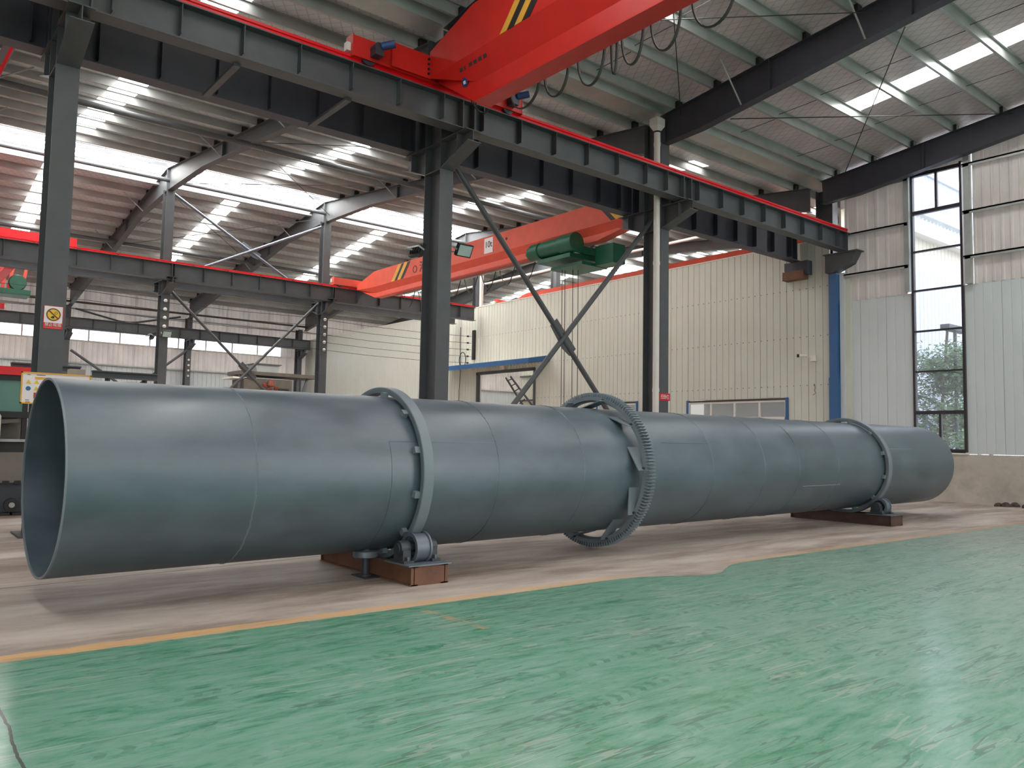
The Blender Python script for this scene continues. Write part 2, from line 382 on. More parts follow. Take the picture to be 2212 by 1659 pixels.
def wpos(o):
    p = Vector(o.location)
    while o.parent: o = o.parent; p += Vector(o.location)
    return p
def thing(name, label, cat, loc=(0, 0, 0), group=None, rot=None):
    o = bpy.data.objects.new(name, None); C.objects.link(o); o.location = loc
    if rot: o.rotation_euler = rot
    o['label'] = label; o['category'] = cat
    if group: o['group'] = group
    o.empty_display_size = 0.2
    return o
def tag(o, label, cat, group=None, kind=None):
    o['label'] = label; o['category'] = cat
    if group: o['group'] = group
    if kind: o['kind'] = kind
    return o
def struct(name, loc=(0, 0, 0)):
    o = bpy.data.objects.new(name, None); C.objects.link(o); o.location = loc; o['kind'] = 'structure'; return o
def share(src, name, parent, loc, rot=(0, 0, 0)):
    o = bpy.data.objects.new(name, src.data); C.objects.link(o); o.parent = parent; o.location = loc; o.rotation_euler = rot; return o
def text(s, size, mat, parent, loc, rot, name='lettering', depth=0.004):
    cu = bpy.data.curves.new('t', 'FONT'); cu.body = s; cu.size = size; cu.extrude = depth; cu.align_x = 'CENTER'; cu.align_y = 'CENTER'
    to = bpy.data.objects.new('t', cu); C.objects.link(to)
    dg = bpy.context.evaluated_depsgraph_get(); me = bpy.data.meshes.new_from_object(to.evaluated_get(dg))
    bpy.data.objects.remove(to); me.materials.clear(); me.materials.append(M[mat])
    o = bpy.data.objects.new(name, me); C.objects.link(o); o.parent = parent
    o.location = Vector(loc)-wpos(parent); o.rotation_euler = rot
    return o
def ipoly(cx, cy, b, h, tw, tf):
    """I section outline, flanges horizontal in the second coordinate"""
    x0, x1, y0, y1 = cx-b/2, cx+b/2, cy-h/2, cy+h/2; a, c = cx-tw/2, cx+tw/2
    return [(x0, y0), (x1, y0), (x1, y0+tf), (c, y0+tf), (c, y1-tf), (x1, y1-tf), (x1, y1), (x0, y1), (x0, y1-tf), (a, y1-tf), (a, y0+tf), (x0, y0+tf)]

# ------------------------------------------------------------------ layout numbers (metres)
FX = [2.2, 9.5, 16.7, 25.0]           # portal frames along the hall
YA, YB, YC = 14.43, 35.1, 55.6        # column rows
XW = 25.4                             # plane of the end wall and of the partition
XF = 47.0                             # far end of the hall beyond the partition
X0 = -12.0
def zr(y):                            # top of the rafters
    if y < YA: return (10.57+0.115*(YA-y)) if y > -6.2 else (10.57+0.115*(YA+6.2)-0.115*(-6.2-y))
    return 12.85-0.115*abs(y-YB)

# ================================================================== STRUCTURE
fl = MB().box(-14, XF+0.3, -28, 57, -0.2, 0).build('floor', 'floor'); fl['kind'] = 'structure'

# ---- roof: three slopes, each a sheet with purlins and daylight strips as parts
STRIPS = [(-2.2, -1.4), (5.2, 6.0), (12.75, 13.5), (20.85, 21.65), (28.6, 29.4), (35.6, 36.4), (42.4, 43.2)]
PD = 0.26
def roof(name, y0, y1, strips, mat, ysky, xa=X0, xb=XF):
    g = struct(name)
    xs = [xa]
    for a, b_ in strips: xs += [a, b_]
    xs += [xb]
    sh = MB()
    def slab(x0, x1, ya, yb, t0=PD, t1=PD+0.09):
        pts = [(ya, zr(ya)+t0), (yb, zr(yb)+t0), (yb, zr(yb)+t1), (ya, zr(ya)+t1)]
        return (x0, x1, pts)
    for i in range(0, len(xs)-1, 2): x0, x1, p = slab(xs[i], xs[i+1], y0, y1); sh.prism(p, 'x', x0, x1)
    for a, b_ in strips:
        if ysky[0] > y0: x0, x1, p = slab(a, b_, y0, ysky[0]); sh.prism(p, 'x', x0, x1)
        if ysky[1] < y1: x0, x1, p = slab(a, b_, ysky[1], y1); sh.prism(p, 'x', x0, x1)
    sh.build('roof_sheet', mat, g)
    for a, b_ in strips:
        x0, x1, p = slab(a, b_, ysky[0], ysky[1], PD+0.02, PD+0.05)
        # translucent sheet with rounded ribs
        q = MB(); q.prism(p, 'x', x0, x1)
        q.build('skylight_panel', 'sky', g, label='white translucent daylight strip')
    return g
def purlins(g, ys, mat, xa=X0, xb=XF, flip=1):
    for y in ys:
        z = zr(y)
        pts = [(y, z), (y+0.07*flip, z), (y+0.07*flip, z+0.02), (y+0.063*flip, z+0.02), (y+0.063*flip, z+0.008), (y+0.006*flip, z+0.008),
               (y+0.006*flip, z+PD-0.008), (y-0.06*flip, z+PD-0.008), (y-0.06*flip, z+PD-0.02), (y-0.067*flip, z+PD-0.02), (y-0.067*flip, z+PD), (y, z+PD)]
        MB().prism(pts, 'x', xa, xb).build('purlin', mat, g)

near = roof('ceiling', -6.2, YA-0.35, [s for s in STRIPS[:4]], 'foil', (-5.0, 11.4), X0, XW+0.35)
purlins(near, [13.70-1.26*i for i in range(16)], 'galv', X0, XW+0.3)
near2 = roof('ceiling.001', -27, -6.2, STRIPS[:4], 'foil', (-25, -7.5), X0, XW+0.35)
mid = roof('ceiling.002', YA+0.35, 33.9, STRIPS, 'foil_far', (16.4, 33.2))
purlins(mid, [15.3+1.4*i for i in range(14)], 'purlin')
far = roof('ceiling.003', 36.6, 56.2, STRIPS, 'foil_far', (37.2, 52.5))
purlins(far, [37.0+1.4*i for i in range(14)], 'purlin')
# sag rods in the near roof
sr = MB()
for i in range(13):
    y = 13.70-1.26*i
    for x in (13.6, 19.6, 22.6):
        sr.tube((x, y, zr(y)+0.14), (x+0.02, y-1.26, zr(y-1.26)+0.05), 0.008, 4)
sr.build('sag_rods', 'black', near, kind='stuff')
# ridge monitor: raised translucent cover over the open ridge
rm = struct('trim_1')
for x0, x1 in ((X0, 2.0), (2.2, 9.3), (9.5, 16.6), (16.8, 24.0), (24.4, XF)):
    MB().prism([(33.5, 13.55), (35.15, 13.72), (36.9, 13.5), (36.9, 13.54), (35.15, 13.76), (33.5, 13.59)], 'x', x0, x1).build('skylight_panel', 'sky', rm, label='white translucent ridge cover sheet')
for x0, x1 in ((X0, XF),):
    MB().box(x0, x1, 33.86, 33.92, 12.86, 13.56).build('side_sheet', 'sky', rm)
    MB().box(x0, x1, 36.62, 36.68, 12.86, 13.52).build('side_sheet', 'sky', rm)
for x in [X0+2.4*i for i in range(25)]:
    MB().tube((x, 34.0, 13.5), (x, 36.55, 13.48), 0.03, 6).build('crossbar', 'galv', rm)
for y in (34.6, 35.5, 36.2):
    MB().box(X0, XF, y-0.06, y+0.06, 13.25, 13.40).build('ridge_purlin', 'steel', rm)
for z in (12.98, 13.16, 13.34):
    MB().box(X0, XF, 36.52, 36.60, z, z+0.045).build('glazing_bar', 'purlin', rm)
for i in range(60):
    MB().box(X0+1.0*i, X0+1.0*i+0.03, 36.58, 36.61, 12.86, 13.50).build('glazing_rib', 'purlin', rm)
MB().box(X0, XF, 36.7, 36.95, 12.55, 12.82).build('edge_channel', 'galv', rm)
# valley gutter on the first column row
gt = struct('trim_2')
MB().prism([(YA-0.42, 10.85), (YA-0.30, 10.62), (YA+0.30, 10.62), (YA+0.42, 10.85), (YA+0.36, 10.85), (YA+0.26, 10.67), (YA-0.26, 10.67), (YA-0.36, 10.85)], 'x', X0, XF).build('gutter', 'galv', gt)

# ---- ribbed wall sheets
def ribbed(y0, y1, z0, ztop, x, depth, pitch, groove, parent, mat, name='wall_panel', outward=1, th=0.05, wide=False):
    """one sheet on the plane X = x facing -X; narrow grooves at each pitch, or round corrugation when wide"""
    pts = []; n = max(1, round((y1-y0)/pitch)); p = (y1-y0)/n
    for i in range(n):
        a = y0+i*p
        if wide: pts += [(x, a), (x, a+p*0.60), (x-depth, a+p*0.70), (x-depth, a+p*0.90), ]
        else: pts += [(x+depth, a), (x, a+groove), (x, a+p-groove), (x+depth, a+p-groove*0.2)]
    pts.append((x, y1)); pts += [(x+th, y1), (x+th, y0)]
    q = MB(); nn = len(pts); zt = ztop if callable(ztop) else (lambda y: ztop)
    vs = [(px, py, z0) for px, py in pts]+[(px, py, zt(py)) for px, py in pts]
    fs = [(i, (i+1) % nn, nn+(i+1) % nn, nn+i) for i in range(nn)]+[tuple(range(nn-1, -1, -1)), tuple(range(nn, 2*nn))]
    q.add(vs, fs)
    return q.build(name, mat, parent)

# partition (white sheeting across the two far bays)
wp = struct('wall_partition', (XW, 0, 0))
def wall_run(ya, yb, z0, z1, x, parent, mat, w_=1.04, pitch=0.26):
    n = max(1, round((yb-ya)/w_)); s = (yb-ya)/n
    for i in range(n):
        ribbed(ya+i*s+0.002, ya+(i+1)*s-0.002, z0, z1, x, 0.02, pitch, 0.013, parent, mat)
wall_run(14.20, 15.85, 0, 8.72, XW, wp, 'panel')
wall_run(15.85, 20.25, 3.30, 8.72, XW, wp, 'panel'); wall_run(15.85, 20.25, 0, 1.5, XW, wp, 'panel')
wall_run(20.25, 22.9, 0, 8.72, XW, wp, 'panel')
wall_run(22.9, 25.3, 3.36, 8.72, XW, wp, 'panel'); wall_run(22.9, 25.3, 0, 1.5, XW, wp, 'panel')
wall_run(25.3, 29.6, 0, 8.72, XW, wp, 'panel')
wall_run(29.6, 34.4, 5.18, 8.72, XW, wp, 'panel')
wall_run(34.4, 56.0, 0, 8.72, XW, wp, 'panel')
MB().box(XW-0.02, XW+0.10, 14.2, 56.0, 8.72, 8.76).build('cap_strip', 'white', wp)
sd = MB()
for zz in (2.0, 3.7, 5.4, 7.1):
    for i in range(80):
        y = 14.3+0.26*i
        if (29.6 < y < 34.4 and zz < 5.1) or ((15.8 < y < 20.3 or 22.9 < y < 25.3) and zz < 3.3): continue
        sd.box(XW-0.012, XW+0.002, y-0.012, y+0.012, zz-0.012, zz+0.012)
sd.build('screws', 'black', wp, kind='stuff')

# back wall, Y = 56
wb = struct('wall_back', (0, 56, 0))
def back_sheet(x0, x1, z0, z1, mat, y=56.0):
    pts = []; n = max(1, round((x1-x0)/0.3)); p = (x1-x0)/n
    for i in range(n):
        a = x0+i*p; pts += [(a, y), (a+p*0.62, y), (a+p*0.72, y-0.03), (a+p*0.90, y-0.03)]
    pts += [(x1, y), (x1, y+0.06), (x0, y+0.06)]
    MB().prism(pts, 'z', z0, z1).build('wall_panel', mat, wb)
xx = X0
while xx < XF-0.1:
    back_sheet(xx, min(xx+1.5, XF), 0, 5.95, 'panel2'); back_sheet(xx, min(xx+1.5, XF), 5.95, 7.38, 'trans')
    back_sheet(xx, min(xx+1.5, XF), 8.2, 10.74, 'trans'); xx += 1.5
back_sheet(23.45, XF, 7.38, 8.2, 'trans')
for z in (0.6, 2.2, 4.0, 5.9, 9.3):
    MB().box(X0, XF, 55.82, 55.95, z, z+0.08).build('girt', 'galv', wb)
wn = struct('window_1', (0, 56, 0))
for z in (7.38, 8.16): MB().box(X0, 23.45, 55.86, 56.02, z-0.06, z+0.02).build('window_frame', 'pvc', wn)
x = -2.0; k = 0
while x < 23.4:
    MB().box(x-0.04, x+0.04, 55.88, 56.0, 7.4, 8.12).build('mullion', 'pvc', wn)
    MB().box(x+0.04, min(x+1.78, 23.45), 55.96, 55.975, 7.4, 8.12).build('pane', 'glass', wn); x += 1.82

# end wall of the front bay, X = 25.4, Y < 13.75, with the tall window
we = struct('wall_right', (XW, 0, 0))
MB().box(XW-0.02, XW+0.30, -14.0, 13.7, 0, 1.43).build('plinth', 'concwall', we)
MB().box(XW-0.05, XW+0.1, 9.88, 11.45, 1.43, 1.50).build('sill', 'pvc', we)
WL, WR = 9.95, 11.37
def run2(ya, yb, z0, z1, mat, w_=0.99, pitch=0.33, wide=False):
    n = max(1, round((yb-ya)/w_)); s = (yb-ya)/n
    for i in range(n):
        ribbed(ya+i*s+0.002, ya+(i+1)*s-0.002, z0, z1, XW, 0.03 if wide else 0.014, pitch, 0.012, we, mat, wide=wide)
run2(-14, WL-0.05, 1.45, 6.5, 'panel2', 1.0, 0.25); run2(WR+0.05, 14.0, 1.45, 6.45, 'panel2', 0.95, 0.31)
run2(-14, WL-0.32, 6.5, lambda y: zr(y)+0.15, 'trans', 1.0, 0.25, True); run2(WR+0.22, 13.65, 6.45, lambda y: zr(y)+0.15, 'trans', 1.0, 0.33, True)
for ya, yb in ((-14, WL-0.1), (WR+0.1, 13.6)):
    for z in (7.30, 8.66, 10.1):
        MB().box(XW-0.20, XW-0.02, ya, yb, z, z+0.05).box(XW-0.20, XW-0.18, ya, yb, z-0.06, z+0.05).build('girt', 'galv', we)
for y in (WL-0.22, WR+0.14):
    MB().box(XW-0.20, XW+0.02, y-0.08, y+0.08, 6.5, 10.9).build('jamb', 'galv', we)
ribbed(WL-0.1, WR+0.1, 10.28, lambda y: zr(y)+0.15, XW, 0.03, 0.25, 0.012, we, 'trans', wide=True)
wd = struct('window_2', (XW, 0, 0))
for y in (WL-0.04, WR): MB().box(XW-0.06, XW+0.08, y, y+0.07, 1.5, 10.3).build('window_frame', 'darkframe', wd)
ZB = [1.53, 2.69, 3.96, 5.22, 6.50, 7.74, 8.98]
for i, z in enumerate(ZB+[10.2]):
    h = 0.11 if i in (0, 1, 6, 7) else 0.05
    MB().box(XW-0.05, XW+0.07, WL, WR+0.05, z-h/2, z+h/2).build('transom', 'darkframe', wd)
for z0, z1 in zip(ZB, ZB[1:]+[10.2]):
    MB().box(XW+0.0, XW+0.012, WL, WR, z0, z1).build('pane', 'glass', wd)
for z0, z1 in ((1.55, 2.66), (9.0, 10.15)):
    MB().box(XW-0.04, XW+0.05, 10.63, 10.70, z0, z1).build('mullion', 'darkframe', wd)
    MB().box(XW-0.08, XW-0.04, 10.62, 10.66, (z0+z1)/2-0.3, (z0+z1)/2-0.2).build('latch', 'black', wd)

# far end wall beyond the partition
wf = struct('wall_far', (XF, 0, 0))
MB().box(XF, XF+0.2, -14, 56.2, 0, 8.9).build('wall_panel', 'panel', wf)
MB().box(XF, XF+0.2, -14, 56.2, 8.9, 13.2).build('wall_panel', 'trans', wf)
# unseen wall behind the camera, added to block side light, with an open gap high up
ws = struct('wall_front_unseen', (0, -27, 0))
MB().box(X0, XW, -27.2, -27, 0, 6.8).build('wall_panel', 'panel2', ws)
MB().box(X0, XW, -27.2, -27, 8.0, 10.4).build('wall_panel', 'trans', ws)
wl = struct('wall_left_unseen', (X0, 0, 0))  # unseen wall, added to cut light from the left, open past its near end
MB().box(X0-0.2, X0, -8, 56, 0, 6.5).build('wall_panel', 'panel2', wl)
MB().box(X0-0.2, X0, -27, 56, 6.5, 13.1).build('wall_panel', 'trans', wl)

# windows in the partition with blue side trims
def office_window(name, y0, y1, zt):
    g = struct(name, (XW, 0, 0))
    MB().box(XW-0.05, XW+0.06, y0-0.10, y0, 1.5, zt+0.08).build('side_trim', 'blue', g)
    MB().box(XW-0.05, XW+0.06, y1, y1+0.10, 1.5, zt+0.08).build('side_trim', 'blue', g)
    MB().box(XW-0.05, XW+0.05, y0, y1, zt, zt+0.06).build('head_trim', 'darkframe', g)
    MB().box(XW-0.03, XW+0.05, y0, y1, zt-0.07, zt).build('window_frame', 'pvc', g)
    MB().box(XW-0.03, XW+0.05, y0, y1, 2.50, 2.62).build('window_frame', 'pvc', g)
    n = max(2, round((y1-y0)/1.08)); s = (y1-y0)/n
    for i in range(n+1): MB().box(XW-0.03, XW+0.05, max(y0, y0+i*s-0.035), min(y1, y0+i*s+0.035), 1.5, zt-0.07).build('mullion', 'pvc', g)
    for i in range(n): MB().box(XW+0.01, XW+0.02, y0+i*s+0.035, y0+(i+1)*s-0.035, 1.5, zt-0.07).build('pane', 'glass', g)
    MB().box(XW+1.6, XW+1.7, y0-0.5, y1+0.5, 0, zt+0.5).build('room_wall', 'panel', g)
    return g
office_window('window_3', 15.9, 20.2, 3.22)
office_window('window_4', 22.98, 25.25, 3.28)

# doorway in the partition with its blue canopy
dr = struct('door_1', (XW, 0, 0))
for y in (29.62, 34.32): MB().box(XW-0.06, XW+0.12, y-0.06, y+0.06, 0, 5.15).build('door_frame', 'steel', dr)
MB().box(XW-0.06, XW+0.12, 29.6, 34.4, 5.06, 5.2).build('door_frame', 'steel', dr)
cn = MB()
MB().prism([(XW-1.25, 5.38), (XW, 5.62), (XW, 5.70), (XW-1.25, 5.46)], 'y', 28.6, 36.9).build('canopy_roof', 'white', dr)
MB().box(XW-1.29, XW-1.25, 28.6, 36.9, 5.26, 5.50).build('canopy_fascia', 'blue', dr)
MB().prism([(XW-1.27, 5.26), (XW, 5.44), (XW, 5.72), (XW-1.27, 5.50)], 'y', 28.56, 28.60).build('canopy_end', 'blue', dr)
MB().box(XW-0.15, XW-0.01, 31.9, 32.1, 5.22, 5.40).build('canopy_lamp', 'pvc', dr)
# room seen through the doorway
rm2 = struct('wall_inner', (30, 0, 0))
for i in range(9): ribbed(27.2+i*1.0, 28.2+i*1.0-0.004, 0, 8.6, 30.0, 0.012, 0.25, 0.01, rm2, 'panel')
for z in (2.5, 3.9, 5.3): MB().box(29.88, 29.98, 27.2, 36.2, z, z+0.09).build('girt', 'steel', rm2)
for y in (28.0, 32.2): MB().box(29.7, 29.98, y-0.1, y+0.1, 0, 8.6).build('post', 'steel', rm2)

# blue downpipe casing and white corner strip at the end of the partition
tb = struct('trim_3', (25.2, 14, 0))
MB().prism([(25.05, 13.78), (25.35, 13.78), (25.35, 14.16), (25.20, 14.16), (25.10, 14.10)], 'z', 0, 3.9).prism([(25.07, 13.80), (25.35, 13.80), (25.35, 14.14), (25.20, 14.14), (25.12, 14.08)], 'z', 3.9, 7.42).build('pipe_casing', 'blue', tb)
MB().box(25.24, 25.42, 13.60, 13.77, 0, 7.42).build('corner_strip', 'panel2', tb)
MB().box(25.28, 25.45, 13.42, 13.60, 0, 7.35).build('corner_strip', 'panel', tb)

# outdoors
go = MB().box(XW+0.3, 90, -40, 20, -0.25, -0.05).build('ground', 'ground'); go['kind'] = 'structure'

# ================================================================== FRAMES
def rafter(x, label, segs_bot, y0, y1, name='roof_rafter', mat='steel', ridge=None, kick=()):
    t = thing(name, label, 'rafter', (x, (y0+y1)/2, 0))
    top = [(y, zr(y)-0.012) for y in ([y0]+([ridge] if ridge else [])+[y1])]
    bot = list(segs_bot)
    MB().prism(top+[(y, z) for y, z in reversed(bot)], 'x', x-0.006, x+0.006).build('web', mat, t)
    for pts, nm, s in ((top, 'top_flange', 1), (bot, 'bottom_flange', -1)):
        q = MB()
        for (a, za), (b_, zb) in zip(pts, pts[1:]):
            q.prism([(a, za), (b_, zb), (b_, zb+0.014*s), (a, za+0.014*s)], 'x', x-0.13, x+0.13)
        q.build(nm, mat, t)
    # splice plates and stiffeners
    ys = [y0+(y1-y0)*k/6 for k in range(1, 6)]
    def zb(y):
        for (a, za), (b_, zb_) in zip(bot, bot[1:]):
            if a <= y <= b_: return za+(zb_-za)*(y-a)/(b_-a)
        return bot[-1][1]
    for y in ys:
        MB().box(x-0.12, x+0.12, y-0.015, y+0.015, zb(y)+0.01, zr(y)-0.02).build('splice_plate', mat, t)
    cl = [15.3+1.4*i for i in range(14)]+[37.0+1.4*i for i in range(14)] if ridge else [13.70-1.26*i for i in range(8)]
    for y in (cl if x < 26 else []): MB().box(x-0.10, x+0.10, y-0.10, y-0.012, zr(y)+0.012, zr(y)+0.20).build('purlin_cleat', 'black', t)
    for y, sgn in kick:
        MB().tube((x+sgn*0.10, y, zb(y)+0.03), (x+sgn*0.95, y, zr(y)+0.10), 0.022, 6).build('fly_brace', 'galv', t)
    return t
near_bot = [(-6.2, 12.15), (7.1, 10.70), (12.9, 9.88), (14.15, 9.82)]
for x, lb in ((FX[1], 'dark rafter of the front bay half hidden above the big red crane girder'),
              (FX[2], 'long navy rafter crossing the front bay roof above the white downpipe'),
              (FX[3]-0.05, 'navy rafter of the front bay lying along the end wall above the tall window')):
    rafter(x, lb, near_bot, -6.2, 14.2, mat='navy', kick=((11.6, -1), (8.4, -1), (5.1, -1)) if x < 20 else ())
mid_bot = [(14.7, 9.70), (17.5, 10.30), (24.84, 11.17), (30.5, 11.74), (35.1, 11.88), (39.7, 11.74), (45.6, 10.80), (50, 10.25), (55.5, 9.4)]
far_names = {2.2: 'dark gable rafter above the near left column with the no smoking sign',
             9.5: 'dark gable rafter peaking over the left post of the upper cross brace',
             16.7: 'dark gable rafter peaking over the right post of the upper cross brace',
             31.7: 'dark rafter seen above the partition, right behind the green hoist',
             39.0: 'dark rafter farthest away above the white partition'}
for x, lb in far_names.items():
    rafter(x, lb, mid_bot, 14.7, 55.5, ridge=YB, kick=tuple((y, 1 if i % 2 else -1) for i, y in enumerate((17.2, 20.0, 22.8, 25.6, 28.4, 31.2, 38.8, 41.6, 44.4, 47.2))) if x < 20 else ())
MB_ = None
rafter(25.05, 'brown grey rafter above the partition behind the end of the front runway', mid_bot, 14.7, 55.5, ridge=YB)

def hcol(x, y, z1, label, b=0.34, h=0.62, brackets=(-1, 1), zb=8.06, reach=0.95, mat='steel', base=True):
    t = thing('steel_column', label, 'column', (x, y, 0))
    MB().prism(ipoly(x, y, b, h, 0.012, 0.018), 'z', 0.02, z1).build('shaft', mat, t)
    if base: MB().box(x-0.3, x+0.3, y-0.42, y+0.42, 0, 0.03).build('base_plate', mat, t)
    for s in brackets:
        y0, y1 = y+s*h/2, y+s*(h/2+reach)
        q = MB(); q.prism([(y0, zb-0.02), (y1, zb-0.02), (y1, zb-0.28), (y0, zb-0.62)], 'x', x-0.008, x+0.008)
        q.build('bracket_web', mat, t)
        MB().box(x-0.19, x+0.19, min(y0, y1), max(y0, y1), zb-0.035, zb-0.018).build('bracket_top_plate', mat, t)
        MB().prism([(y0, zb-0.62), (y1+0.04*s, zb-0.27), (y1+0.04*s, zb-0.285), (y0, zb-0.637)], 'x', x-0.17, x+0.17).build('bracket_bottom_plate', mat, t)
        ye = y+s*0.9
        MB().box(x-0.165, x+0.165, ye-0.008, ye+0.008, zb-0.40, zb-0.035).build('bracket_stiffener', mat, t)
    # stiffener plates between the flanges at bracket level
    for z in (zb-0.64, zb-0.03): MB().box(x-b/2+0.005, x+b/2-0.005, y-h/2+0.018, y+h/2-0.018, z-0.008, z+0.008).build('stiffener', mat, t)
    return t
c1 = hcol(FX[0], YA, 10.5, 'thick dark steel column at left carrying the no smoking sign')
c2 = hcol(FX[1], YA, 10.5, 'dark steel column in the middle with two floodlights on it')
c3 = hcol(FX[2], YA, 10.5, 'dark steel column behind the white downpipe with the small red sign')
c4 = hcol(25.64, YA, 10.5, 'dark steel column at the right corner, mostly hidden behind the partition end', brackets=())
MB().prism([(13.05, 8.06), (14.16, 8.06), (14.16, 7.45), (13.9, 7.42), (13.25, 7.68)], 'x', 25.02, 25.38).build('bracket_box', 'steel', c4)
MB().box(24.95, 25.39, 12.98, 14.2, 8.04, 8.075).build('bracket_top_plate', 'steel', c4)
MB().prism([(14.85, 8.04), (15.75, 8.04), (15.75, 7.75), (14.85, 7.55)], 'x', 25.1, 25.39).build('bracket_box', 'navy', c4)
MB().box(25.05, 25.39, 15.0, 15.8, 7.42, 7.72).build('packing_block', 'rust', c4)
for x, lb in ((FX[1], 'slim dark column in the middle row, left of the cross brace, with round white insulators'),
              (FX[2], 'slim dark column in the middle row, right of the cross brace, with round white insulators'),
              (FX[0]-0.3, 'dark column of the middle row hidden behind the left front column')):
    t = hcol(x, YB, 11.95, lb, b=0.34, h=0.5, reach=0.95)
    if x > 9:
        for i in range(5):
            z = 7.15-0.36*i
            MB().lathe([(0, 0.05), (0.05, 0.05), (0.07, 0.075), (0.09, 0.075), (0.12, 0.03)], (x-0.02, YB-0.26, z), (0, -1, 0), 12).build('insulator', 'pvc', t)
for x, lb in ((31.6, 'dark column rising behind the partition below the green hoist'), (38.9, 'dark column farthest away behind the partition')):
    hcol(x, YB, 11.95, lb, h=0.5, brackets=())
t = hcol(25.85, YB, 11.95, 'brown grey column standing behind the far end of the middle runway', h=0.5, brackets=())
pp = thing('drain_pipe', 'whitish drain pipe on the column above the end of the middle runway', 'pipe', (25.45, 34.9, 0))
MB().tube((25.66, 34.5, 0), (25.66, 34.5, 12.0), 0.11, 12).build('pipe', 'pvc', pp, smooth=True)
for x, lb in ((FX[1]-0.1, 'dark column against the back wall, left of the window band end'), (FX[2], 'dark column against the back wall with white insulators'), (FX[0], 'dark column against the back wall hidden at far left'), (24.6, 'dark column in the back corner beside the partition')):
    t = hcol(x, 55.5, 9.45, lb, h=0.5, brackets=(-1,), zb=7.92)
    if x == FX[2]:
        for i in range(4):
            MB().lathe([(0, 0.05), (0.05, 0.05), (0.07, 0.075), (0.09, 0.075), (0.12, 0.03)], (x, 55.24, 6.6-0.36*i), (0, -1, 0), 10).build('insulator', 'pvc', t)

# ------------------------------------------------------------------ crane runways
def runway(y, xa, xb, zb, zt, label, stiff, mat='steel', b=0.34, side=-1, rail='rail', full=(), rh=1.0):
    t = thing('crane_runway', label, 'beam', ((xa+xb)/2, y, zb))
    MB().prism(ipoly(y, (zb+zt)/2, b, zt-zb, 0.012, 0.02), 'x', xa, xb).build('girder', mat, t)
    if rail:
        MB().prism([(y-0.07, zt), (y+0.07, zt), (y+0.07, zt+0.02*rh), (y+0.02, zt+0.03*rh), (y+0.02, zt+0.12*rh), (y+0.045, zt+0.13*rh), (y+0.045, zt+0.18*rh), (y-0.045, zt+0.18*rh), (y-0.045, zt+0.13*rh), (y-0.02, zt+0.12*rh), (y-0.02, zt+0.03*rh), (y-0.07, zt+0.02*rh)], 'x', xa, xb-0.05).build('rail', rail, t, label='bright red crane rail')
        k = 0; x = xa+0.6
        while x < xb: MB().box(x-0.03, x+0.03, y-0.10, y-0.05, zt, zt+0.035).build('rail_clip', 'black', t); x += 1.45
    for x in stiff:
        for s in (-1, 1):
            MB().box(x-0.006, x+0.006, min(y+s*0.006, y+s*(b/2-0.01)), max(y+s*0.006, y+s*(b/2-0.01)), zb+0.10, zt-0.02).build('stiffener', mat, t)
    for x in full:
        for s in (-1, 1):
            MB().box(x-0.01, x+0.01, min(y+s*0.006, y+s*(b/2)), max(y+s*0.006, y+s*(b/2)), zb+0.02, zt-0.02).build('end_stiffener', mat, t)
    return t
st = [-3.6+1.04*i for i in range(6)]+[2.64+1.04*i for i in range(7)]+[9.9+1.04*i for i in range(6)]+[15.9, 17.2, 18.25, 19.25, 20.3, 21.35, 22.4, 23.45, 24.5]
RY1, RY2, RY3, RY4 = 13.50, 15.36, 34.22, 36.0
runway(RY1, X0, 25.3, 8.08, 8.70, 'grey front runway beam with bright red rail running over the drum', st, full=(2.05, 2.35, 9.35, 9.65, 16.55, 16.85, 25.0))
runway(RY2, X0, 25.3, 8.06, 9.02, 'runway beam just behind the front one, its shade put into a navy colour', [s+0.2 for s in st], mat='navy', full=(2.05, 2.35, 9.35, 9.65, 16.55, 16.85, 25.0))
runway(RY3, X0, 25.0, 7.93, 8.62, 'dark runway beam with thin red rail on the middle column row', [-3.6+1.2*i for i in range(24)], full=(9.5, 16.7), rh=0.62)
runway(RY4, X0, 25.0, 7.93, 8.56, 'dark runway beam hidden right behind the middle runway', [], full=(9.5, 16.7))
runway(54.6, X0, 25.1, 7.92, 8.62, 'dark runway beam along the back wall above the window band', [-3.6+1.3*i for i in range(22)], rail=None)
# diagonal ties between the two front runway beams (horizontal lacing)
for x, lb in ((4.7, 'short batten between the front runway beams, nearest the left column'), (6.85, 'short batten between the front runway beams, nearest the middle column')):
    o = MB().beam((x, RY1+0.10, 8.055), (x, RY2-0.10, 8.045), 0.12, 0.05).build('batten', 'steel'); tag(o, lb, 'brace')

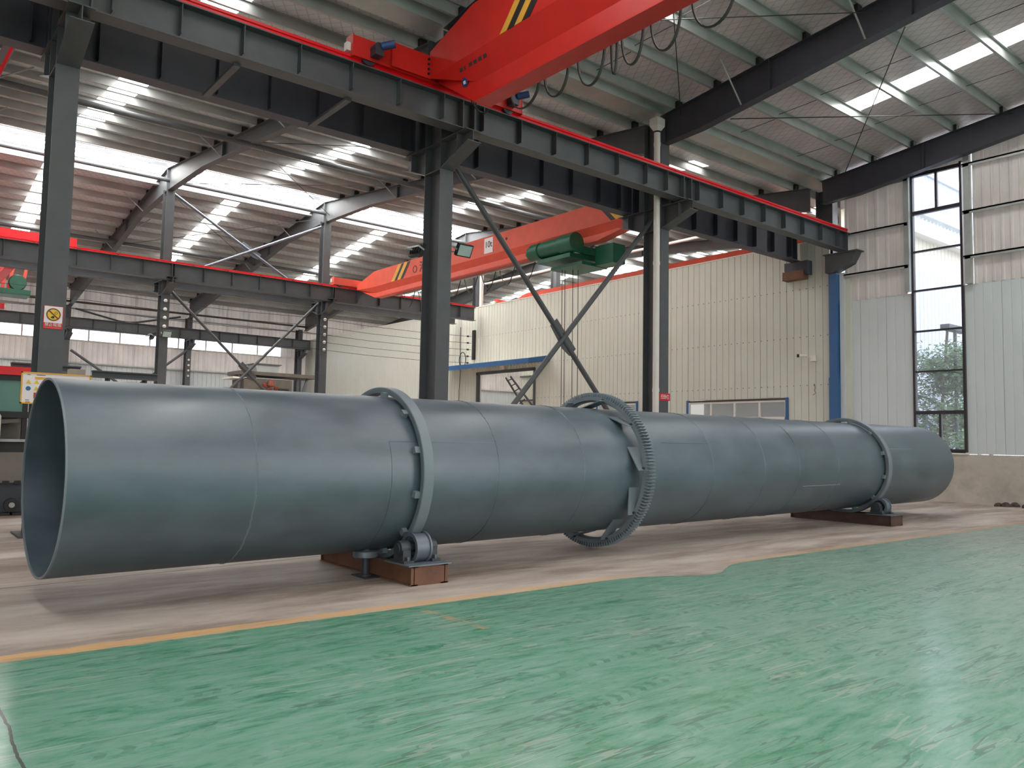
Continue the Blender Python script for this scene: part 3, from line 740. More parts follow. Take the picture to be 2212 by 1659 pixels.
# ------------------------------------------------------------------ cross bracing
def xbrace(p0, p1, q0, q1, rad, y, label, mat='steel', gus=0.28):
    t = thing('cross_brace', label, 'brace', ((p0[0]+p1[0])/2, y, min(p0[1], p1[1])))
    MB().tube((p0[0], y, p0[1]), (p1[0], y, p1[1]), rad, 10).build('brace_pipe', mat, t, smooth=True)
    MB().tube((q0[0], y-0.04, q0[1]), (q1[0], y-0.04, q1[1]), rad, 10).build('brace_pipe', mat, t, smooth=True)
    # gusset where they cross
    ax = Vector((p1[0]-p0[0], 0, p1[1]-p0[1])).normalized(); bx = Vector((ax.z, 0, -ax.x))
    d1 = (p1[0]-p0[0], p1[1]-p0[1]); d2 = (q1[0]-q0[0], q1[1]-q0[1])
    den = d1[0]*d2[1]-d1[1]*d2[0]; k = ((q0[0]-p0[0])*d2[1]-(q0[1]-p0[1])*d2[0])/den
    c = Vector((p0[0]+d1[0]*k, y, p0[1]+d1[1]*k))
    g = MB(); pts = [c+ax*i*gus*1.7+bx*j*gus*0.62 for i, j in ((-1, -1), (1, -1), (1, 0.6), (0.4, 1), (-1, 0.6))]
    g.add([p+Vector((0, -0.012, 0)) for p in pts]+[p+Vector((0, 0.012, 0)) for p in pts], [(4, 3, 2, 1, 0), (5, 6, 7, 8, 9)]+[(i, (i+1) % 5, 5+(i+1) % 5, 5+i) for i in range(5)])
    g.build('gusset_plate', mat, t)
    return t
xbrace((9.78, 7.85), (16.45, 0.70), (16.50, 7.72), (9.85, 0.40), 0.065, YA, 'large brown grey X brace under the front runway, right of the middle column')
xbrace((9.7, 7.70), (16.5, 1.30), (16.45, 7.93), (9.7, 0.72), 0.065, YB, 'dark X brace between the two middle row columns, its crossing above the drum')
xbrace((9.65, 11.85), (16.45, 7.98), (16.45, 11.62), (9.7, 8.15), 0.06, YB, 'grey X brace high between the middle row posts under the ridge', mat='roller')
b1 = thing('cross_brace', 'thin dark diagonal brace on the back wall left of the middle row column', 'brace', (6, 55.3, 0))
MB().tube((9.62, 55.05, 6.66), (13.1, 55.05, 4.3), 0.08, 8).build('brace_pipe', 'steel', b1)
MB().tube((16.5, 55.05, 7.2), (13.1, 55.05, 4.3), 0.08, 8).build('brace_pipe', 'steel', b1)
for (p, q, rd, lb, mt) in (((X0, YB, 12.42), (XW, YB, 12.30), 0.09, 'round tie pipe running along under the ridge daylight band', 'steel'),
                           ((X0, 44.0, 11.35), (24.8, 44.0, 11.30), 0.09, 'dark round tie pipe halfway down the far roof slope', 'steel'),
                           ((X0, 25.6, 11.2), (24.8, 25.6, 11.2), 0.09, 'dark round tie pipe halfway up the middle roof slope', 'steel'),
                           ((30.0, 22.0, 11.30), (30.0, 44.0, 11.46), 0.07, 'pale pipe running under the roof beyond the partition', 'pvc')):
    o = MB().tube(p, q, rd, 10).build('tie_pipe', mt, smooth=True); tag(o, lb, 'pipe')
o = MB().path([(9.87, 55.70, 9.33), (11.2, 55.70, 9.05), (12.4, 55.70, 8.80), (13.5, 55.70, 8.84), (16.2, 55.70, 9.5)], 0.06, 6).build('sagging_pipe', 'steel'); tag(o, 'dark bent pipe sagging along the back wall above the window band', 'pipe')
o = MB().box(X0, XW, 55.3, 55.42, 9.64, 9.76).build('wall_rail', 'brown'); tag(o, 'long level brown rail high on the back wall', 'rail')
# thin wind bracing rods
def rods(label, segs, rad=0.012, mat='black'):
    t = thing('tie_rod', label, 'rod', segs[0][0])
    for p, q in segs: MB().tube(p, q, rad, 5).build('rod', mat, t)
rods('thin black crossed rods under the front bay roof near the end wall', [((16.85, 12.1, 9.95), (24.9, 8.35, 11.15)), ((16.85, 7.65, 10.60), (24.9, 13.4, 10.60))], 0.014)
rods('thin crossed rods under the front bay roof behind the hanging cables', [((9.6, 8.2, 11.0), (16.6, 13.5, 10.4)), ((9.6, 13.2, 10.3), (16.6, 8.0, 11.0))], 0.012)
rods('thin crossed rods under the middle roof slope left of the middle column', [((9.6, 17.5, 10.4), (16.6, 25.5, 11.3)), ((9.6, 25.5, 11.3), (16.6, 17.5, 10.4))], 0.012)
rods('thin crossed rods under the middle roof slope near the ridge', [((9.6, 25.8, 11.4), (16.6, 34.5, 12.1)), ((9.6, 34.5, 12.1), (16.6, 25.8, 11.4))], 0.012)
rods('thin crossed rods under the far roof slope', [((9.6, 36.0, 12.2), (16.6, 44.0, 11.2)), ((9.6, 44.0, 11.2), (16.6, 36.0, 12.2))], 0.012)
# bare conductor wires strung on the insulators
for zz, grp in ((7.15, 0),):
    for i in range(5):
        z = 7.15-0.36*i
        o = MB().path([(X0+(25.2-X0)*k/12, YB-0.40, z-0.10*math.sin(math.pi*(k % 3)/3)) for k in range(13)], 0.012, 4).build('conductor_wire', 'black')
        tag(o, ['topmost', 'second', 'third', 'fourth', 'lowest'][i]+' of the five thin black wires strung along the middle column row', 'wire')
wt = thing('wire_anchor', 'dark upright bar on the partition where the five wires end', 'bar', (XW-0.1, 34.4, 5))
MB().box(XW-0.12, XW-0.02, 34.55, 34.75, 5.9, 7.5).build('bar', 'black', wt)
for i in range(5): MB().lathe([(0, 0.02), (0.05, 0.05), (0.12, 0.05), (0.16, 0.02)], (XW-0.5, 34.72, 7.15-0.36*i), (1, 0, 0), 8).build('insulator', 'black', wt)
hc = thing('cable_coil', 'black coil of cable hanging on the partition below the wires', 'cable', (XW-0.1, 34.9, 5.7))
MB().path([(XW-0.12, 35.6+0.30*math.sin(a), 5.95+0.42*math.cos(a)) for a in [2*math.pi*k/20 for k in range(21)]], 0.025, 6).build('loop', 'black', hc)
MB().path([(XW-0.06, 35.9+0.04*math.sin(k), 7.8-0.5*k) for k in range(15)], 0.018, 5).build('lead', 'black', hc)

# ================================================================== THE DRUM
DA = Vector((1.307, 8.477, 1.182)); DL = 18.957; DR = 0.920
drum = thing('rotary_drum', 'long blue grey steel drum with two riding rings and a toothed gear ring', 'drum', DA, rot=(0, -R(0.05), R(2.03)))
q = MB(); n = 128
prof = [(0.0, DR-0.018), (0.0, DR)]
secs = [0, 1.66, 3.2, 4.74, 6.25, 9.2, 10.7, 11.85, 13.3, 15.4, DL]
vs = []; sta = []
for s in secs: sta.append((s, DR))
sta = sta+[(DL, DR-0.018)]+[(DL-0.01, DR-0.018), (0.01, DR-0.018), (0, DR-0.018)]
for s, rad in sta:
    for i in range(n):
        a = 2*math.pi*i/n; vs.append((s, rad*math.cos(a), rad*math.sin(a)))
k = len(sta); fs = []
for j in range(k):
    l = (j+1) % k
    for i in range(n):
        fs.append((j*n+i, j*n+(i+1) % n, l*n+(i+1) % n, l*n+i))
q.add(vs, fs); q.build('shell', 'drum', drum, local=True, smooth=True)
MB().ring(-0.004, 0.012, DR-0.020, DR+0.001, 128).build('rim_edge', 'gear', drum, local=True, smooth=True, label='pale bare metal rim of the open end')
for s in (1.66, 4.74, 6.25, 9.2, 10.7, 11.85, 13.3):
    bead = MB()
    for i in range(n):
        if s != 1.66 and not (0.10 < ((i/n+0.02) % 1) < 0.62 or s < 2): pass
    vs = []
    for i in range(n):
        a = 2*math.pi*i/n; wob = 0.004*math.sin(i*2.7)+0.003*math.sin(i*5.3)
        for dx, dr in ((-0.011, -0.002), (0, 0.008+0.002*math.sin(i*3.1)), (0.011, -0.002)):
            vs.append((s+wob+dx, (DR+dr)*math.cos(a), (DR+dr)*math.sin(a)))
    fs = [(3*i+k_, 3*((i+1) % n)+k_, 3*((i+1) % n)+k_+1, 3*i+k_+1) for i in range(n) for k_ in (0, 1)]
    bead.add(vs, fs); bead.build('weld_seam', 'gear' if s == 1.66 else 'drum', drum, local=True, smooth=True, label='rough weld seam')
def long_seam(s0, s1, z, w_=0.010, mat='drum'):
    a = math.asin(z/DR); a = math.pi-a
    p = [(s0, (DR+h)*math.cos(a+t), (DR+h)*math.sin(a+t)) for t, h in ((-w_, 0), (0, 0.006), (w_, 0))]
    p += [(s1, y, z_) for _, y, z_ in p]
    MB().add(p, [(0, 1, 4, 3), (1, 2, 5, 4), (0, 3, 4), (0, 4, 5, 2, 1)][:2]).build('weld_seam', mat, drum, local=True)
long_seam(3.2, 4.72, 0.375); long_seam(12.05, 13.45, -0.33, mat='gear'); long_seam(15.5, 16.8, 0.37, mat='gear'); long_seam(8.0, 9.2, 0.42)
# wear plate wrapped under the first riding ring
def patch(s0, s1, a0, a1, h, name):
    m_ = 40; vs = []
    for s in (s0, s1):
        for i in range(m_+1):
            a = a0+(a1-a0)*i/m_
            vs += [(s, (DR+h)*math.cos(a), (DR+h)*math.sin(a)), (s, (DR-0.01)*math.cos(a), (DR-0.01)*math.sin(a))]
    o = 2*(m_+1); fs = []
    for i in range(m_):
        fs += [(2*i, 2*i+2, o+2*i+2, o+2*i), (2*i, 2*i+1, 2*i+3, 2*i+2), (o+2*i, o+2*i+2, o+2*i+3, o+2*i+1)]
    fs += [(0, o, o+1, 1), (2*m_, 2*m_+1, o+2*m_+1, o+2*m_)]
    MB().add(vs, fs).build(name, 'drum', drum, local=True, smooth=True)
patch(3.2, 4.72, R(200-44), R(200-42)+R(130), 0.004, 'wear_plate')
# riding rings
def riding_ring(s, Ro, wd_):
    Ri = Ro-0.075
    q = MB(); nn = 144; pr = [(s+0.004, Ri), (s, Ri+0.006), (s, Ro-0.008), (s+0.008, Ro), (s+wd_-0.008, Ro), (s+wd_, Ro-0.008), (s+wd_, Ri)]
    vs = [(x_, rd*math.cos(2*math.pi*i/nn), rd*math.sin(2*math.pi*i/nn)) for i in range(nn) for x_, rd in pr]; m_ = len(pr)
    q.add(vs, [(m_*i+k_, m_*((i+1) % nn)+k_, m_*((i+1) % nn)+(k_+1) % m_, m_*i+(k_+1) % m_) for i in range(nn) for k_ in range(m_)])
    ring = q.build('riding_ring', 'gear', drum, local=True, smooth=True)
    for i in range(12):
        a = 2*math.pi*i/12+0.22; ca, sa = math.cos(a), math.sin(a)
        for x0_, x1_ in ((s-0.065, s+0.0),):
            p = []
            for x_ in (x0_, x1_):
                for rd, tt in ((DR-0.01, -0.036), (DR-0.01, 0.036), (Ri+0.022, 0.036), (Ri+0.022, -0.036)):
                    p.append((x_, rd*ca-tt*sa, rd*sa+tt*ca))
            MB().add(p, [(0, 3, 2, 1), (4, 5, 6, 7), (0, 1, 5, 4), (1, 2, 6, 5), (2, 3, 7, 6), (3, 0, 4, 7)]).build('ring_stop', 'gear', drum, local=True)
riding_ring(3.55, 1.036, 0.14); riding_ring(15.24, 1.025, 0.16)
# girth gear
GS, GR, GW, NT = 7.30, 1.164, 0.155, 150
gr_ = []
for i in range(NT):
    for fr, rad in ((0.0, GR-0.062), (0.36, GR-0.062), (0.50, GR), (0.74, GR), (0.88, GR-0.062)):
        a = 2*math.pi*(i+fr)/NT; gr_.append((rad*math.cos(a), rad*math.sin(a)))
Ri = 1.045; q = MB(); n2 = len(gr_)
vs = [(GS, y, z) for y, z in gr_]+[(GS+GW, y, z) for y, z in gr_]
inner = [(Ri*math.cos(math.atan2(z, y)), Ri*math.sin(math.atan2(z, y))) for y, z in gr_]
vs += [(GS, y, z) for y, z in inner]+[(GS+GW, y, z) for y, z in inner]
fs = []
for i in range(n2):
    j = (i+1) % n2
    fs += [(i, j, n2+j, n2+i), (i, 2*n2+i, 2*n2+j, j), (n2+i, n2+j, 3*n2+j, 3*n2+i), (2*n2+i, 3*n2+i, 3*n2+j, 2*n2+j)]
q.add(vs, fs); gg = q.build('girth_gear', 'gear', drum, local=True)
MB().ring(GS+0.06, GS+0.085, 1.02, 1.046, 96).build('gear_web', 'gear', gg, local=True)
for i in range(10):
    a = R(36*i+14); a2 = a+R(21)
    # spring plate: tangential from the shell to the inside of the gear
    p0 = Vector((0, (DR+0.005)*math.cos(a), (DR+0.005)*math.sin(a))); p1 = Vector((0, 1.075*math.cos(a2), 1.075*math.sin(a2)))
    nrm = (p1-p0).cross(Vector((1, 0, 0))).normalized()*0.007; vs = []
    for x_ in (GS-0.12, GS+GW-0.06):
        for p in (p0-nrm, p0+nrm, p1+nrm, p1-nrm): vs.append((x_, p.y, p.z))
    MB().add(vs, [(0, 3, 2, 1), (4, 5, 6, 7), (0, 1, 5, 4), (1, 2, 6, 5), (2, 3, 7, 6), (3, 0, 4, 7)]).build('spring_plate', 'gear', drum, local=True)
    am = a2-R(2)
    MB().tube((GS-0.03, 1.075*math.cos(am), 1.075*math.sin(am)), (GS, 1.075*math.cos(am), 1.075*math.sin(am)), 0.018, 6).build('bolt', 'cast', drum, local=True)

# ------------------------------------------------------------------ roller frames
def roller(name, label, cx, cy, cz, rad, wd_, ztop):
    t = thing(name, label, 'roller', (cx, cy, ztop))
    x0, x1 = cx-wd_/2, cx+wd_/2
    q = MB(); pr = [(x0, rad-0.045), (x0, rad), (x0+0.022, rad), (x0+0.024, rad-0.018), (x1-0.024, rad-0.018), (x1-0.022, rad), (x1, rad), (x1, rad-0.045)]
    nn = 40; m_ = len(pr)
    q.add([(x_, cy+rd*math.cos(2*math.pi*i/nn), cz+rd*math.sin(2*math.pi*i/nn)) for i in range(nn) for x_, rd in pr],
          [(m_*i+k_, m_*((i+1) % nn)+k_, m_*((i+1) % nn)+(k_+1) % m_, m_*i+(k_+1) % m_) for i in range(nn) for k_ in range(m_)])
    q.build('wheel_rim', 'roller', t, smooth=True)
    q = MB()
    for i in range(6):
        a = R(60*i+10); u = Vector((0, math.cos(a), math.sin(a)))
        q.beam(Vector((cx, cy, cz))+u*0.03, Vector((cx, cy, cz))+u*(rad-0.03), 0.09, 0.022, up=(1, 0, 0))
    q.build('wheel_spokes', 'roller', t)
    MB().tube((x0-0.14, cy, cz), (x1+0.12, cy, cz), 0.045, 14).build('axle', 'cast', t, smooth=True)
    for a, b_ in ((x0-0.15, x0-0.03), (x1+0.02, x1+0.12)):
        g = MB(); g.tube((a, cy, cz), (b_, cy, cz), 0.088, 20)
        g.box(a+0.01, b_-0.01, cy-0.10, cy+0.10, ztop, cz-0.01); g.box(a-0.005, b_+0.005, cy-0.15, cy+0.15, ztop, ztop+0.03)
        h = g.build('bearing_block', 'cast', t)
        MB().tube((a-0.02 if a < cx else b_, cy, cz), (a if a < cx else b_+0.02, cy, cz), 0.06, 16).build('cover_cap', 'cast', h)
        for s in (-1, 1): MB().tube(((a+b_)/2, cy+s*0.125, ztop+0.03), ((a+b_)/2, cy+s*0.125, ztop+0.07), 0.016, 6).build('bolt', 'roller', h)
    return t
def frame(name, label, xa, xb, ya, yb, h, mt='rust'):
    t = thing(name, label, 'frame', ((xa+xb)/2, (ya+yb)/2, 0))
    for x in (xa+0.05, xb-0.05): MB().prism(ipoly(x, h/2, 0.10, h, 0.010, 0.014), 'y', ya, yb).build('side_beam', mt, t)
    for y in (ya+0.006, yb-0.006): MB().box(xa+0.01, xb-0.01, y-0.006, y+0.006, 0.0, h).build('end_plate', mt, t)
    for y0, y1 in ((ya-0.02, ya+0.52), (yb-0.52, yb+0.02)): MB().box(xa-0.03, xb+0.03, y0, y1, h, h+0.014).build('top_plate', 'roller', t)
    # thrust roller lying flat beside the frame
    return t
fr1 = frame('roller_frame', 'rusty roller frame on the floor under the near riding ring', 4.70, 5.20, 7.50, 9.70, 0.21, 'rust')
fr2 = frame('roller_frame', 'rusty roller frame on the floor under the far riding ring', 16.28, 16.80, 7.84, 10.10, 0.21, 'rustdark')
roller('support_roller', 'grey flanged roller touching the near riding ring on the camera side', 4.95, 7.775, 0.375, 0.175, 0.20, 0.224)
roller('support_roller', 'grey flanged roller behind the near riding ring, mostly hidden', 4.95, 9.45, 0.375, 0.175, 0.20, 0.224)
roller('support_roller', 'grey flanged roller touching the far riding ring on the camera side', 16.54, 8.165, 0.375, 0.175, 0.20, 0.224)
roller('support_roller', 'grey flanged roller behind the far riding ring, mostly hidden', 16.54, 9.85, 0.375, 0.175, 0.20, 0.224)
t = thing('thrust_roller', 'flat round thrust roller on a short post beside the near roller frame', 'roller', (4.62, 8.32, 0))
MB().lathe([(0, 0.135), (0.008, 0.145), (0.07, 0.145), (0.078, 0.135), (0.08, 0.05), (0.10, 0.04)], (4.60, 8.32, 0.225), (0, 0, 1), 36).build('disc', 'roller', t, smooth=True)
MB().lathe([(0, 0.07), (0.03, 0.07), (0.035, 0.045), (0.225, 0.045)], (4.60, 8.32, 0.0), (0, 0, 1), 20).build('post', 'cast', t, smooth=True)
MB().box(4.52, 4.72, 8.15, 8.50, 0.0, 0.014).build('foot_plate', 'cast', t)

# ================================================================== CRANES
def girder(t, x, y0, y1, zb, zt, w_, mat, taper0, taper1, lip):
    """single girder along Y: tall box narrowing to an I beam below; both ends tapered and bevelled"""
    zd = zb+(zt-zb)*lip[0]; ze = zb+(zt-zb)*lip[1]
    pro = [(-w_*0.5, zt), (w_*0.5, zt), (w_*0.5, zd), (w_*0.22, ze), (w_*0.26, zb+0.03), (w_*0.34, zb+0.03), (w_*0.34, zb), (-w_*0.34, zb), (-w_*0.34, zb+0.03), (-w_*0.26, zb+0.03), (-w_*0.22, ze), (-w_*0.5, zd)]
    sec = []
    for y, kt, kb in ((y0, taper0[0], taper0[1]), (y0+taper0[2], 0, kb0 := 0), (y1-taper1[2], 0, 0), (y1, taper1[0], taper1[1])):
        row = []
        for px, pz in pro:
            z = pz
            if kt: z = min(z, zt-kt)
            if kb: z = max(z, zb+kb)
            row.append((x+px, y, z))
        sec.append(row)
    n = len(pro); vs = [p for s in sec for p in s]; fs = []
    for j in range(3): fs += [(j*n+i, j*n+(i+1) % n, (j+1)*n+(i+1) % n, (j+1)*n+i) for i in range(n)]
    fs += [tuple(range(n-1, -1, -1)), tuple(range(3*n, 4*n))]
    q = MB(); q.add(vs, fs)
    return q.build('girder', mat, t)
def stripe(t, x, pts, mat, dx=0.008):
    """flat painted stripe on the -X face of a girder, pts are (y,z)"""
    return MB().prism(pts, 'x', x-dx, x).build('warning_stripe', mat, t)
def carriage(t, xa, xb, y, z0, z1, mat, motors=(), w_=0.26):
    o = MB().box(xa, xb, y-w_/2, y+w_/2, z0+0.04, z1).box(xa-0.02, xa, y-w_/2-0.01, y+w_/2+0.01, z0+0.02, z1+0.02).box(xb, xb+0.02, y-w_/2-0.01, y+w_/2+0.01, z0+0.02, z1+0.02).build('end_carriage', mat, t)
    for x in (xa+0.35, xb-0.35):
        MB().tube((x, y-0.10, z0+0.10), (x, y+0.10, z0+0.10), 0.15, 20).build('wheel', 'cast', o)
    for x in (xa-0.10, xb+0.02): MB().box(x, x+0.08, y-0.06, y+0.06, z0+0.14, z0+0.30).build('buffer', 'pvc', o)
    for x, s in motors:
        mo = MB(); mo.tube((x, y-0.13, z0+0.26), (x, y-0.32, z0+0.26), 0.10, 16); mo.box(x-0.09, x+0.09, y-0.34, y-0.13, z0+0.10, z0+0.22)
        g_ = mo.build('gearbox', 'cast', t)
        MB().tube((x+0.06, y-0.30, z0+0.30), (x+0.26*s, y-0.46, z0+0.36), 0.075, 16).build('motor', 'motor', g_, smooth=True)
    return o
# front crane
k1 = thing('overhead_crane', 'big bright red overhead crane girder coming over the camera from the front runway', 'crane', (8.9, 3.0, 8.0))
ZR1 = 8.89
girder(k1, 8.78, -6.0, 13.35, 7.96, 9.84, 0.56, 'red', (0.9, 0.9, 1.6), (0.40, 0.93, 1.45), (0.49, 0.22))
carriage(k1, 6.80, 10.95, 13.50, 8.80, 9.24, 'red', motors=((7.25, 1), (10.62, 1)))
MB().box(7.6, 8.5, 13.30, 13.36, 8.86, 9.34).build('carriage_plate', 'red', k1)
MB().box(9.05, 10.0, 13.30, 13.36, 8.86, 9.30).build('carriage_plate', 'red', k1)
for z in (8.95, 9.05, 9.15, 9.25): MB().tube((8.44, 13.30, z), (8.44, 13.26, z), 0.025, 6).build('bolt', 'black', k1)
for i, (a, mt) in enumerate(((10.62, 'yellow'), (10.40, 'black'), (10.20, 'yellow'), (9.98, 'black'))):
    b_ = a-0.20
    stripe(k1, 8.50, [(a+0.42, 8.89), (b_+0.42, 8.89), (b_-0.42, 9.83), (a-0.42, 9.83)], mt)
NS = Vector((-0.956, 0, -0.294)); pb = Vector((8.626, 12.27, 8.47))
MB().tube(pb, pb+NS*0.012, 0.085, 24).build('round_badge', 'motor', k1, label='round blue badge')
MB().beam(pb+NS*0.014+Vector((0, -0.035, 0)), pb+NS*0.014+Vector((0, 0.035, 0)), 0.06, 0.004, up=NS).build('badge_mark', 'sign_white', k1)
for i in range(6):
    y = 12.35-0.15*i; pl = Vector((8.552, y, 8.71))+NS*0.003
    MB().beam(pl, pl-Vector((0, 0.10 if i != 1 else 0.04, 0)), 0.07, 0.004, up=NS).build('lettering', 'ink', k1)
# festoon cable under the front crane
fc = thing('festoon_cable', 'black flat cable hanging in loops beside the red crane girder', 'cable', (9.25, 9, 8.2))
loops = [(11.6, 10.75, 0.55), (10.62, 9.98, 0.62), (9.75, 9.1, 0.72), (8.95, 8.82, 0.72), (8.72, 8.25, 0.7), (8.1, 7.5, 0.72), (7.3, 6.5, 0.7), (6.3, 5.5, 0.7), (5.3, 4.5, 0.7)]
for a, b_, dp in loops:
    pts = [(9.22, a+(b_-a)*(0.5-0.5*math.cos(math.pi*k/16)) , 8.34-dp*math.sin(math.pi*k/16)**0.8) for k in range(17)]
    MB().path(pts, 0.034, 6, 0.42).build('cable_loop', 'rubber', fc)
    MB().box(9.19, 9.25, a-0.03, a+0.03, 8.32, 8.42).build('cable_trolley', 'galv', fc)
MB().box(9.19, 9.25, -5, 12.4, 8.40, 8.45).build('cable_track', 'galv', fc)
fc2 = thing('power_lead', 'loose dark leads dangling from the red crane over the front runway', 'cable', (9.4, 13.2, 8.6))
for i in range(3): MB().path([(9.35+0.05*i, 13.1, 8.9), (9.38+0.06*i, 13.08, 8.55-0.05*i), (9.5+0.08*i, 13.05, 8.42-0.03*i), (9.7+0.05*i, 13.05, 8.40+0.05*i)], 0.014, 5).build('lead', 'black', fc2)

# middle crane
k2 = thing('overhead_crane', 'faded orange red overhead crane girder crossing the middle bay, with a white plate', 'crane', (18.2, 25, 8.0))
girder(k2, 18.16, 16.3, 34.0, 8.06, 9.27, 0.52, 'orange', (0.68, 0.3, 1.7), (0.42, 0.55, 1.6), (0.40, 0.19))
carriage(k2, 16.75, 19.9, RY3, 8.72, 9.10, 'orange'); carriage(k2, 16.75, 19.9, RY2, 9.16, 9.46, 'orange')
for a in (30.5, 30.0):
    stripe(k2, 17.90, [(a+0.30, 8.56), (a+0.02, 8.56), (a-0.55, 9.24), (a-0.27, 9.24)], 'yellow')
    stripe(k2, 17.90, [(a+0.02, 8.56), (a-0.2, 8.56), (a-0.77, 9.24), (a-0.55, 9.24)], 'black')
for pts, mt in (([(18.0, 9.25), (17.67, 9.13), (17.12, 8.57), (17.32, 8.57)], 'black'), ([(17.67, 9.13), (17.28, 8.97), (16.73, 8.57), (17.12, 8.57)], 'yellow'),
                ([(17.28, 8.97), (16.96, 8.84), (16.53, 8.57), (16.73, 8.57)], 'black'), ([(16.96, 8.84), (16.40, 8.62), (16.40, 8.57), (16.53, 8.57)], 'yellow')): stripe(k2, 17.90, pts, mt)
MB().box(17.885, 17.90, 23.4, 23.93, 8.62, 9.20).build('load_plate', 'sign_white', k2, label='white plate reading 10t')
text('10t', 0.34, 'ink', k2, (17.88, 23.66, 8.94), (R(90), 0, R(-90)))
text('河', 0.5, 'ink', k2, (17.89, 28.25, 8.83), (R(90), 0, R(-90)))
MB().ring(17.885, 17.90, 0.13, 0.16, 24, (28.85, 8.82)).build('ring_mark', 'ink', k2)
for y, z in ((25.0, 9.0), (22.6, 8.97)): MB().tube((17.93, y, z), (17.89, y, z), 0.055, 16).build('lifting_hole', 'black', k2)
h2 = thing('electric_hoist', 'green electric hoist hanging under the middle crane girder', 'hoist', (17.9, 19.4, 7.3))
MB().lathe([(0, 0.12), (0.10, 0.28), (0.5, 0.28), (0.52, 0.24), (0.60, 0.24), (0.62, 0.28), (1.55, 0.28), (1.57, 0.32), (2.2, 0.32), (2.22, 0.15)], (17.5, 20.65, 8.02), (0, -1, 0), 32).build('drum_body', 'green', h2, smooth=True)
MB().lathe([(0, 0.02), (0.28, 0.20), (0.30, 0.24), (0.42, 0.24)], (17.5, 21.0, 8.0), (0, -1, 0), 24).build('end_cone', 'green', h2, smooth=True)
for i in range(8):
    a = R(45*i); MB().box(17.5+0.25*math.cos(a)-0.012, 17.5+0.25*math.cos(a)+0.012, 20.45, 20.62, 8.02+0.25*math.sin(a)-0.012, 8.02+0.25*math.sin(a)+0.012).build('cooling_fin', 'black', h2)
MB().prism([(17.35, 7.55), (18.7, 7.55), (18.7, 7.80), (17.35, 7.68)], 'y', 18.6, 20.2).build('trolley_frame', 'green', h2)
MB().box(18.2, 18.75, 17.5, 18.3, 7.32, 7.95).build('counterweight_box', 'green', h2)
MB().box(17.6, 18.75, 18.3, 19.8, 7.30, 7.40).build('tray', 'green', h2)
for y in (18.5, 20.2): MB().box(17.55, 18.6, y-0.03, y+0.03, 7.70, 7.95).build('hanger', 'green', h2)
for y in (18.7, 19.3, 19.9):
    for x in (17.9, 18.42): MB().tube((x, y, 8.12), (x+0.05, y, 8.12), 0.09, 14).build('wheel', 'cast', h2)
for x, y in ((17.8, 19.45), (17.9, 19.42), (18.05, 19.2), (18.2, 19.1)):
    MB().tube((x, y, 7.4), (x+0.02, y-0.03, 0.7), 0.011, 5).build('hoist_rope', 'black', h2)
MB().lathe([(0, 0.08), (0.05, 0.15), (0.3, 0.15), (0.35, 0.06)], (18.0, 19.28, 0.42), (0, 0, 1), 14).build('hook_block', 'green', h2)
f3 = thing('festoon_cable', 'dark cable loops under the middle crane girder left of the hoist', 'cable', (18.5, 26, 8))
MB().box(18.30, 18.42, 21, 31, 8.0, 8.07).build('cable_track', 'galv', f3)
for i in range(8):
    a = 30.5-1.15*i
    MB().path([(18.36, a-1.0*k/10, 8.12-0.75*math.sin(math.pi*k/10)) for k in range(11)], 0.022, 5, 0.5).build('cable_loop', 'rubber', f3)

# crane of the back bay, mostly outside the picture
k3 = thing('overhead_crane', 'red end carriage of another crane on the middle runway at far left', 'crane', (4.5, 45, 8))
carriage(k3, 3.0, 6.25, RY4, 8.78, 9.40, 'rail', w_=0.3); carriage(k3, 3.0, 5.95, 54.6, 8.66, 9.02, 'rail')
girder(k3, 4.2, 36.2, 54.4, 8.15, 9.25, 0.5, 'rail', (0.4, 0.5, 1.5), (0.4, 0.5, 1.5), (0.4, 0.19))
h3 = thing('electric_hoist', 'green hoist under the back crane beside the left edge of the photo', 'hoist', (4.9, 45, 8.0))
MB().lathe([(0, 0.34), (0.04, 0.38), (0.12, 0.38), (0.14, 0.30), (1.3, 0.30)], (5.35, 44.4, 8.72), (0, 1, 0), 24).build('drum_body', 'green', h3, smooth=True)
MB().box(4.2, 5.9, 44.3, 45.6, 8.12, 8.38).build('tray', 'green', h3)
for x in (4.75, 5.0, 5.55): MB().beam((x, 44.6, 8.4), (x+0.15, 44.6, 9.5), 0.08, 0.14).build('hanger', 'orange', h3)
# crane beyond the partition
k4 = thing('overhead_crane', 'orange red crane girder behind the partition, showing above its top', 'crane', (28.2, 26, 8))
girder(k4, 28.3, 14.9, 35.6, 8.55, 9.74, 0.5, 'orange', (0.3, 0.3, 1.0), (0.6, 0.4, 2.0), (0.4, 0.19))
carriage(k4, 27.0, 29.8, 34.9, 9.0, 9.42, 'orange')

# ================================================================== FITTINGS
dp = thing('downpipe', 'tall white downpipe with hopper on the right front column', 'pipe', (16.2, 14.0, 0))
MB().tube((16.20, 13.98, 0), (16.20, 13.98, 10.04), 0.085, 20).build('pipe', 'pvc', dp, smooth=True)
MB().prism([(16.05, 13.84), (16.35, 13.84), (16.35, 14.12), (16.05, 14.12)], 'z', 10.14, 10.34).build('hopper', 'pvc', dp)
vs = [(16.05, 13.84, 10.14), (16.35, 13.84, 10.14), (16.35, 14.12, 10.14), (16.05, 14.12, 10.14), (16.12, 13.9, 10.02), (16.28, 13.9, 10.02), (16.28, 14.06, 10.02), (16.12, 14.06, 10.02)]
MB().add(vs, [(0, 1, 2, 3), (7, 6, 5, 4), (0, 4, 5, 1), (1, 5, 6, 2), (2, 6, 7, 3), (3, 7, 4, 0)]).build('hopper_neck', 'pvc', dp)
